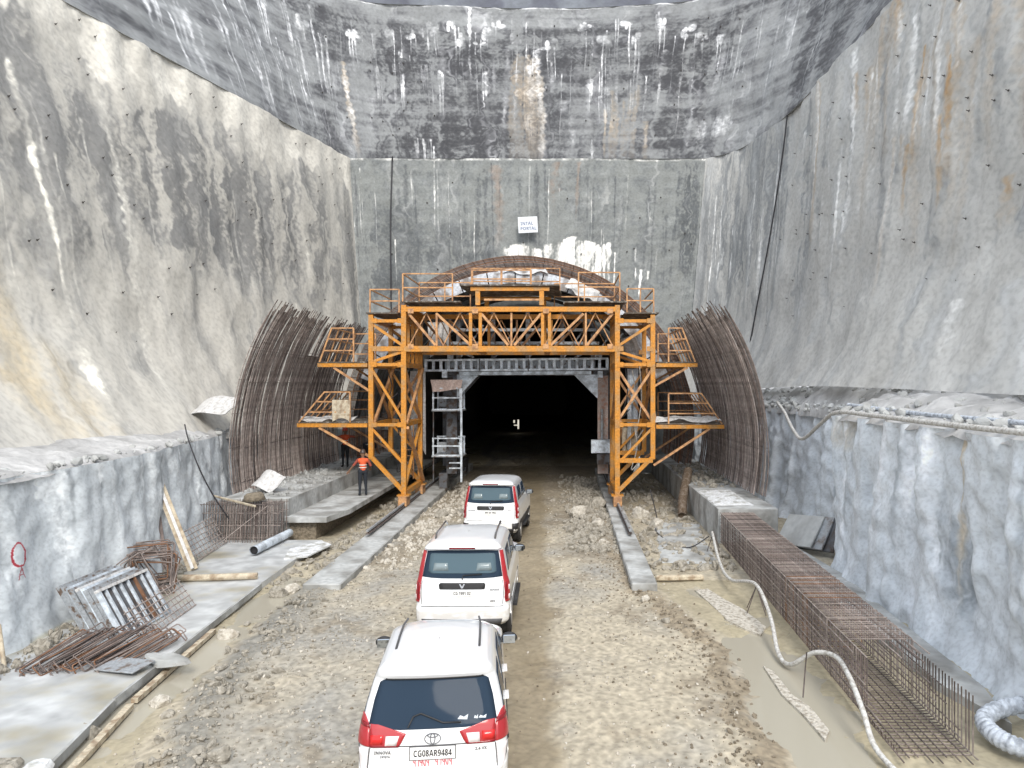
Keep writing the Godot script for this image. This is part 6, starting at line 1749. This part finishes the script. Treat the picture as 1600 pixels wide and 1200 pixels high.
# ------------------------------------------------------------------ people
func field_mesh(bones: Array, cell: float, k: float) -> ArrayMesh:
	# bones: [a, b, radius a, radius b, colour]; a smooth union of tapered capsules meshed as surface nets
	var lo := Vector3.ONE * 1e9
	var hi := -lo
	for b in bones:
		for e in [[b[0], b[2]], [b[1], b[3]]]:
			lo = lo.min(e[0] - Vector3.ONE * (e[1] + k + cell * 2))
			hi = hi.max(e[0] + Vector3.ONE * (e[1] + k + cell * 2))
	var nx := int((hi.x - lo.x) / cell) + 2
	var ny := int((hi.y - lo.y) / cell) + 2
	var nz := int((hi.z - lo.z) / cell) + 2
	var f := PackedFloat32Array()
	f.resize(nx * ny * nz)
	f.fill(1.0)
	var near := PackedFloat32Array()
	near.resize(nx * ny * nz)
	near.fill(1.0)
	var who := PackedByteArray()
	who.resize(nx * ny * nz)
	var cells := {}
	for bi in bones.size():
		var b: Array = bones[bi]
		var a: Vector3 = b[0]
		var e: Vector3 = b[1]
		var r := maxf(b[2], b[3]) + k + cell * 2.0
		var l := ((a.min(e) - Vector3.ONE * r - lo) / cell).floor()
		var h := ((a.max(e) + Vector3.ONE * r - lo) / cell).ceil()
		var ab := e - a
		var q := maxf(ab.length_squared(), 1e-9)
		for z in range(maxi(0, int(l.z)), mini(nz, int(h.z))):
			for y in range(maxi(0, int(l.y)), mini(ny, int(h.y))):
				for x in range(maxi(0, int(l.x)), mini(nx, int(h.x))):
					var p := lo + Vector3(x, y, z) * cell
					var t := clampf((p - a).dot(ab) / q, 0.0, 1.0)
					var d := (p - a - ab * t).length() - lerpf(b[2], b[3], t)
					var i := (z * ny + y) * nx + x
					var o := f[i]
					if d < near[i]:
						near[i] = d
						who[i] = bi
					var hh := maxf(k - absf(o - d), 0.0) / k
					f[i] = minf(o, d) - hh * hh * k * 0.25
	var vid := {}
	var pos := PackedVector3Array()
	var col := PackedColorArray()
	var idx := PackedInt32Array()
	var sy := nx
	var sz := nx * ny
	var corner := [0, 1, sy, sy + 1, sz, sz + 1, sz + sy, sz + sy + 1]
	var edges := [[0, 1], [0, 2], [0, 4], [1, 3], [1, 5], [2, 3], [2, 6], [3, 7], [4, 5], [4, 6], [5, 7], [6, 7]]
	for z in nz - 1:
		for y in ny - 1:
			for x in nx - 1:
				var i := z * sz + y * sy + x
				var neg := 0
				for c in 8:
					if f[i + corner[c]] < 0.0: neg += 1
				if neg == 0 or neg == 8: continue
				var s := Vector3.ZERO
				var n := 0
				for e in edges:
					var u := f[i + corner[e[0]]]
					var v := f[i + corner[e[1]]]
					if (u < 0.0) == (v < 0.0): continue
					var t := u / (u - v)
					var pa := Vector3(e[0] & 1, (e[0] >> 1) & 1, e[0] >> 2)
					var pb := Vector3(e[1] & 1, (e[1] >> 1) & 1, e[1] >> 2)
					s += pa.lerp(pb, t)
					n += 1
				vid[i] = pos.size()
				pos.append(lo + (Vector3(x, y, z) + s / n) * cell)
				col.append(bones[who[i]][4])
	for i in vid:
		for ax in 3:
			var st: int = [1, sy, sz][ax]
			var s1: int = [sy, sz, 1][ax]
			var s2: int = [sz, 1, sy][ax]
			if (f[i] < 0.0) == (f[i + st] < 0.0): continue
			if not (vid.has(i - s1) and vid.has(i - s2) and vid.has(i - s1 - s2)): continue
			var a: int = vid[i]
			var b: int = vid[i - s1]
			var c: int = vid[i - s1 - s2]
			var d: int = vid[i - s2]
			if f[i] < 0.0: idx.append_array([a, d, c, a, c, b])
			else: idx.append_array([a, b, c, a, c, d])
	var arr := []
	arr.resize(Mesh.ARRAY_MAX)
	arr[Mesh.ARRAY_VERTEX] = pos
	arr[Mesh.ARRAY_COLOR] = col
	arr[Mesh.ARRAY_INDEX] = idx
	var sf := SurfaceTool.new()
	sf.create_from_arrays(arr, Mesh.PRIMITIVE_TRIANGLES)
	sf.generate_normals()
	return sf.commit()

func person(label: String, at: Vector3, turn: float, j: Dictionary, vest: Color, trousers: Color, helmet: Color) -> void:
	var t := thing("person", label, "person", at, turn, "workers at the left kicker wall")
	var skin := Color(0.2, 0.11, 0.07)
	var shoe := Color(0.02, 0.02, 0.02)
	var bones := []
	var hip: Vector3 = j.hip
	var chest: Vector3 = j.chest
	var neck: Vector3 = j.neck
	var head: Vector3 = j.head
	bones.append([hip + Vector3(-0.07, 0, 0), hip + Vector3(0.07, 0, 0), 0.12, 0.12, trousers])
	bones.append([hip + Vector3(0, 0.08, 0), chest, 0.125, 0.14, vest])
	bones.append([chest + (neck - chest) * 0.35 + Vector3(-0.12, 0, 0), chest + (neck - chest) * 0.35 + Vector3(0.12, 0, 0), 0.095, 0.095, vest])
	bones.append([neck, head + (neck - head) * 0.4, 0.055, 0.055, skin])
	var up := (head - neck).normalized()
	bones.append([head - up * 0.035, head + up * 0.04, 0.085, 0.095, skin])
	bones.append([head + up * -0.01 + j.face * 0.07, head + up * -0.03 + j.face * 0.105, 0.016, 0.018, skin])
	bones.append([head - up * 0.085 + j.face * 0.05, head - up * 0.08 + j.face * 0.065, 0.035, 0.03, skin])
	for s in [-1, 1]:
		bones.append([head + Vector3(s * 0.092, 0.0, 0), head + Vector3(s * 0.096, -0.03, 0), 0.016, 0.014, skin])
	for s in ["l", "r"]:
		var sg := -1.0 if s == "l" else 1.0
		var sh: Vector3 = chest + (neck - chest) * 0.45 + Vector3(sg * 0.19, 0.0, 0)
		bones.append([sh, j[s + "el"], 0.062, 0.048, vest.lerp(trousers, 0.6)])
		bones.append([j[s + "el"], j[s + "wr"], 0.045, 0.032, skin])
		bones.append([hip + Vector3(sg * 0.095, -0.03, 0), j[s + "kn"], 0.098, 0.065, trousers])
		bones.append([j[s + "kn"], j[s + "an"], 0.062, 0.045, trousers])
		var an: Vector3 = j[s + "an"]
		bones.append([an + Vector3(0, -0.03, -0.03), an + Vector3(sg * 0.02, -0.05, 0) + j.toe * 0.15, 0.045, 0.036, shoe])
	var body := field_mesh(bones, 0.016, 0.03)
	var st := SurfaceTool.new()
	st.append_from(body, 0, Transform3D())
	for s in ["l", "r"]:
		var wr: Vector3 = j[s + "wr"]
		var dir: Vector3 = (wr - j[s + "el"]).normalized()
		var ac := dir.cross(Vector3(0, 0, 1) if absf(dir.z) < 0.9 else Vector3(1, 0, 0)).normalized()
		var pn := ac.cross(dir)
		var hb := [[wr - dir * 0.01, wr + dir * 0.08, 0.027, 0.03, skin], [wr + dir * 0.04 - ac * 0.02, wr + dir * 0.085 - ac * 0.028, 0.02, 0.016, skin], [wr + dir * 0.04 + ac * 0.02, wr + dir * 0.085 + ac * 0.028, 0.02, 0.016, skin]]
		for q in 4:
			var o := ac * (q - 1.5) * 0.022
			var l: float = [0.062, 0.075, 0.07, 0.052][q]
			var k1: Vector3 = wr + dir * 0.09 + o
			var k2: Vector3 = k1 + dir * l * 0.5 + pn * 0.006
			hb.append([k1, k2, 0.0095, 0.009, skin])
			hb.append([k2, k2 + (dir + pn * 0.45).normalized() * l * 0.5, 0.009, 0.008, skin])
		var th := wr + dir * 0.03 - ac * 0.03
		hb.append([th, th + (dir - ac * 0.9 + pn * 0.3).normalized() * 0.045, 0.012, 0.01, skin])
		hb.append([th + (dir - ac * 0.9 + pn * 0.3).normalized() * 0.045, th + (dir * 1.4 - ac * 1.1 + pn * 0.5).normalized() * 0.08, 0.01, 0.009, skin])
		st.append_from(field_mesh(hb, 0.005, 0.006), 0, Transform3D())
	var m := plain(Color.WHITE, 0.8)
	m.vertex_color_use_as_albedo = true
	part("body", st.commit(), m, t)
	var hm := plain(helmet, 0.35)
	var fx := Basis(Quaternion(Vector3.UP, up))
	part("helmet", lathe([[0.0, 0.135], [0.05, 0.128], [0.095, 0.095], [0.116, 0.04], [0.12, 0.0], [0.145, -0.01], [0.142, -0.018], [0.11, -0.01]], 18), hm, t, Transform3D(fx, head + up * 0.045))
	var band := plain(Color(0.7, 0.72, 0.68), 0.4)
	for q in [0.25, 0.62]:
		var c := (hip + Vector3(0, 0.08, 0)).lerp(chest, q)
		var ringp := PackedVector3Array()
		for k in 20: ringp.append(c + Vector3(cos(TAU * k / 20) * 0.142, 0, sin(TAU * k / 20) * 0.142))
		part("reflective_band", tube(ringp, 0.018, 5, true), band, t)

func build_people() -> void:
	var og := Color(0.62, 0.1, 0.035)
	person("worker in an orange vest and dark trousers standing on the raised footing step", P(-8.15, 0.83, 29.6), deg_to_rad(20), {
		"hip": Vector3(0, 0.98, 0), "chest": Vector3(0, 1.34, -0.02), "neck": Vector3(0, 1.53, -0.03), "head": Vector3(0, 1.68, -0.04), "face": Vector3(0, 0, -1), "toe": Vector3(0, 0, -1),
		"lel": Vector3(-0.36, 1.22, -0.02), "lwr": Vector3(-0.52, 1.0, -0.1), "rel": Vector3(0.3, 1.2, 0.0), "rwr": Vector3(0.3, 1.05, -0.24),
		"lkn": Vector3(-0.11, 0.52, -0.02), "lan": Vector3(-0.12, 0.085, 0.02), "rkn": Vector3(0.11, 0.52, -0.03), "ran": Vector3(0.13, 0.085, 0.0)}, og, Color(0.018, 0.02, 0.03), Color(0.05, 0.035, 0.03))
	person("worker in an orange vest with both arms held out on the left kicker wall", P(-10.35, 1.43, 34.6), deg_to_rad(185), {
		"hip": Vector3(0, 0.98, 0), "chest": Vector3(0, 1.34, 0), "neck": Vector3(0, 1.53, -0.01), "head": Vector3(0, 1.68, -0.02), "face": Vector3(0, 0, -1), "toe": Vector3(0, 0, -1),
		"lel": Vector3(-0.44, 1.4, -0.04), "lwr": Vector3(-0.66, 1.5, -0.1), "rel": Vector3(0.44, 1.38, -0.05), "rwr": Vector3(0.68, 1.44, -0.1),
		"lkn": Vector3(-0.1, 0.52, -0.03), "lan": Vector3(-0.11, 0.085, 0.0), "rkn": Vector3(0.1, 0.52, -0.02), "ran": Vector3(0.11, 0.085, 0.02)}, og, Color(0.015, 0.016, 0.022), Color(0.5, 0.07, 0.04))
	person("worker in dark clothes and a white helmet bending down behind the gantry's left column", P(-9.55, 1.43, 35.6), deg_to_rad(-70), {
		"hip": Vector3(0, 0.86, 0.12), "chest": Vector3(0, 1.05, -0.2), "neck": Vector3(0, 1.1, -0.37), "head": Vector3(0, 1.12, -0.52), "face": Vector3(0, -0.6, -0.8), "toe": Vector3(0, 0, -1),
		"lel": Vector3(-0.22, 0.82, -0.34), "lwr": Vector3(-0.16, 0.6, -0.46), "rel": Vector3(0.22, 0.82, -0.34), "rwr": Vector3(0.16, 0.6, -0.48),
		"lkn": Vector3(-0.12, 0.48, -0.08), "lan": Vector3(-0.12, 0.085, 0.05), "rkn": Vector3(0.12, 0.48, -0.06), "ran": Vector3(0.13, 0.085, 0.08)}, Color(0.03, 0.035, 0.05), Color(0.02, 0.022, 0.03), Color(0.75, 0.75, 0.74))

# ------------------------------------------------------------------ the scene
func _ready() -> void:
	# camera: f = 1155 px for a 1600 px wide picture, lens shifted so that the tunnel's axis lies right of the middle
	var cam := Camera3D.new()
	cam.name = "camera"
	cam.projection = Camera3D.PROJECTION_FRUSTUM
	cam.near = 0.05
	cam.far = 400.0
	cam.size = 2.0 * 0.05 * 600.0 / 1155.0
	cam.frustum_offset = Vector2(-85.0 / 1155.0 * 0.05, 0.0)
	cam.position = Vector3(0, 5.3, 0)
	cam.current = true
	add_child(cam)
	var env := Environment.new()
	env.background_mode = Environment.BG_SKY
	var sky := Sky.new()
	var sm := ProceduralSkyMaterial.new()
	sm.sky_top_color = Color(0.86, 0.88, 0.91)
	sm.sky_horizon_color = Color(0.88, 0.9, 0.93)
	sm.sky_curve = 0.2
	sm.ground_bottom_color = Color(0.35, 0.34, 0.32)
	sm.ground_horizon_color = Color(0.6, 0.6, 0.6)
	sky.sky_material = sm
	env.sky = sky
	env.background_energy_multiplier = 1.0
	env.tonemap_mode = Environment.TONE_MAPPER_LINEAR
	env.tonemap_exposure = 2.3
	env.sdfgi_enabled = true
	env.ssao_enabled = true
	env.ssil_enabled = true
	var we := WorldEnvironment.new()
	we.name = "world_environment"
	we.environment = env
	add_child(we)
	var sun := DirectionalLight3D.new()
	sun.name = "sun"
	sun.light_energy = 0.45
	sun.light_color = Color(1.0, 0.975, 0.94)
	sun.light_angular_distance = 18.0
	sun.shadow_enabled = true
	add_child(sun)
	sun.look_at_from_position(Vector3(6, 24, 20), Vector3(0, 2, -8))
	rng.seed = 20240611
	N0.seed = 5
	N0.frequency = 0.16
	N0.fractal_octaves = 3
	N1.seed = 6
	N1.frequency = 0.5
	N1.fractal_octaves = 3
	N2.seed = 7
	N2.frequency = 1.6
	N2.fractal_octaves = 2
	unit_box = BoxMesh.new()
	unit_rod = CylinderMesh.new()
	unit_rod.top_radius = 0.5
	unit_rod.bottom_radius = 0.5
	unit_rod.height = 1.0
	unit_rod.radial_segments = 6
	unit_rod.rings = 1
	var t0 := Time.get_ticks_msec()
	make_materials()
	build_slopes()
	print("slopes ", Time.get_ticks_msec() - t0)
	build_ground()
	print("ground ", Time.get_ticks_msec() - t0)
	build_concrete()
	build_arches()
	build_formwork()
	build_gantry()
	print("steel ", Time.get_ticks_msec() - t0)
	build_cages()
	build_left_stack()
	build_right_bits()
	build_mpv()
	build_suv("parked_car", "white tall estate car in the middle of the queue with full red tail lamps", P(-2.12, 0.0, 15.0), deg_to_rad(1.0), 1.05, 1.08, false)
	build_suv("parked_car", "white tall estate car farthest ahead, about to enter the tunnel", P(-2.5, 0.0, 24.3), deg_to_rad(-3.0), 1.0, 1.1, true)
	print("cars ", Time.get_ticks_msec() - t0)
	build_people()
	print("people ", Time.get_ticks_msec() - t0)
	build_rubble()
	print("all ", Time.get_ticks_msec() - t0)
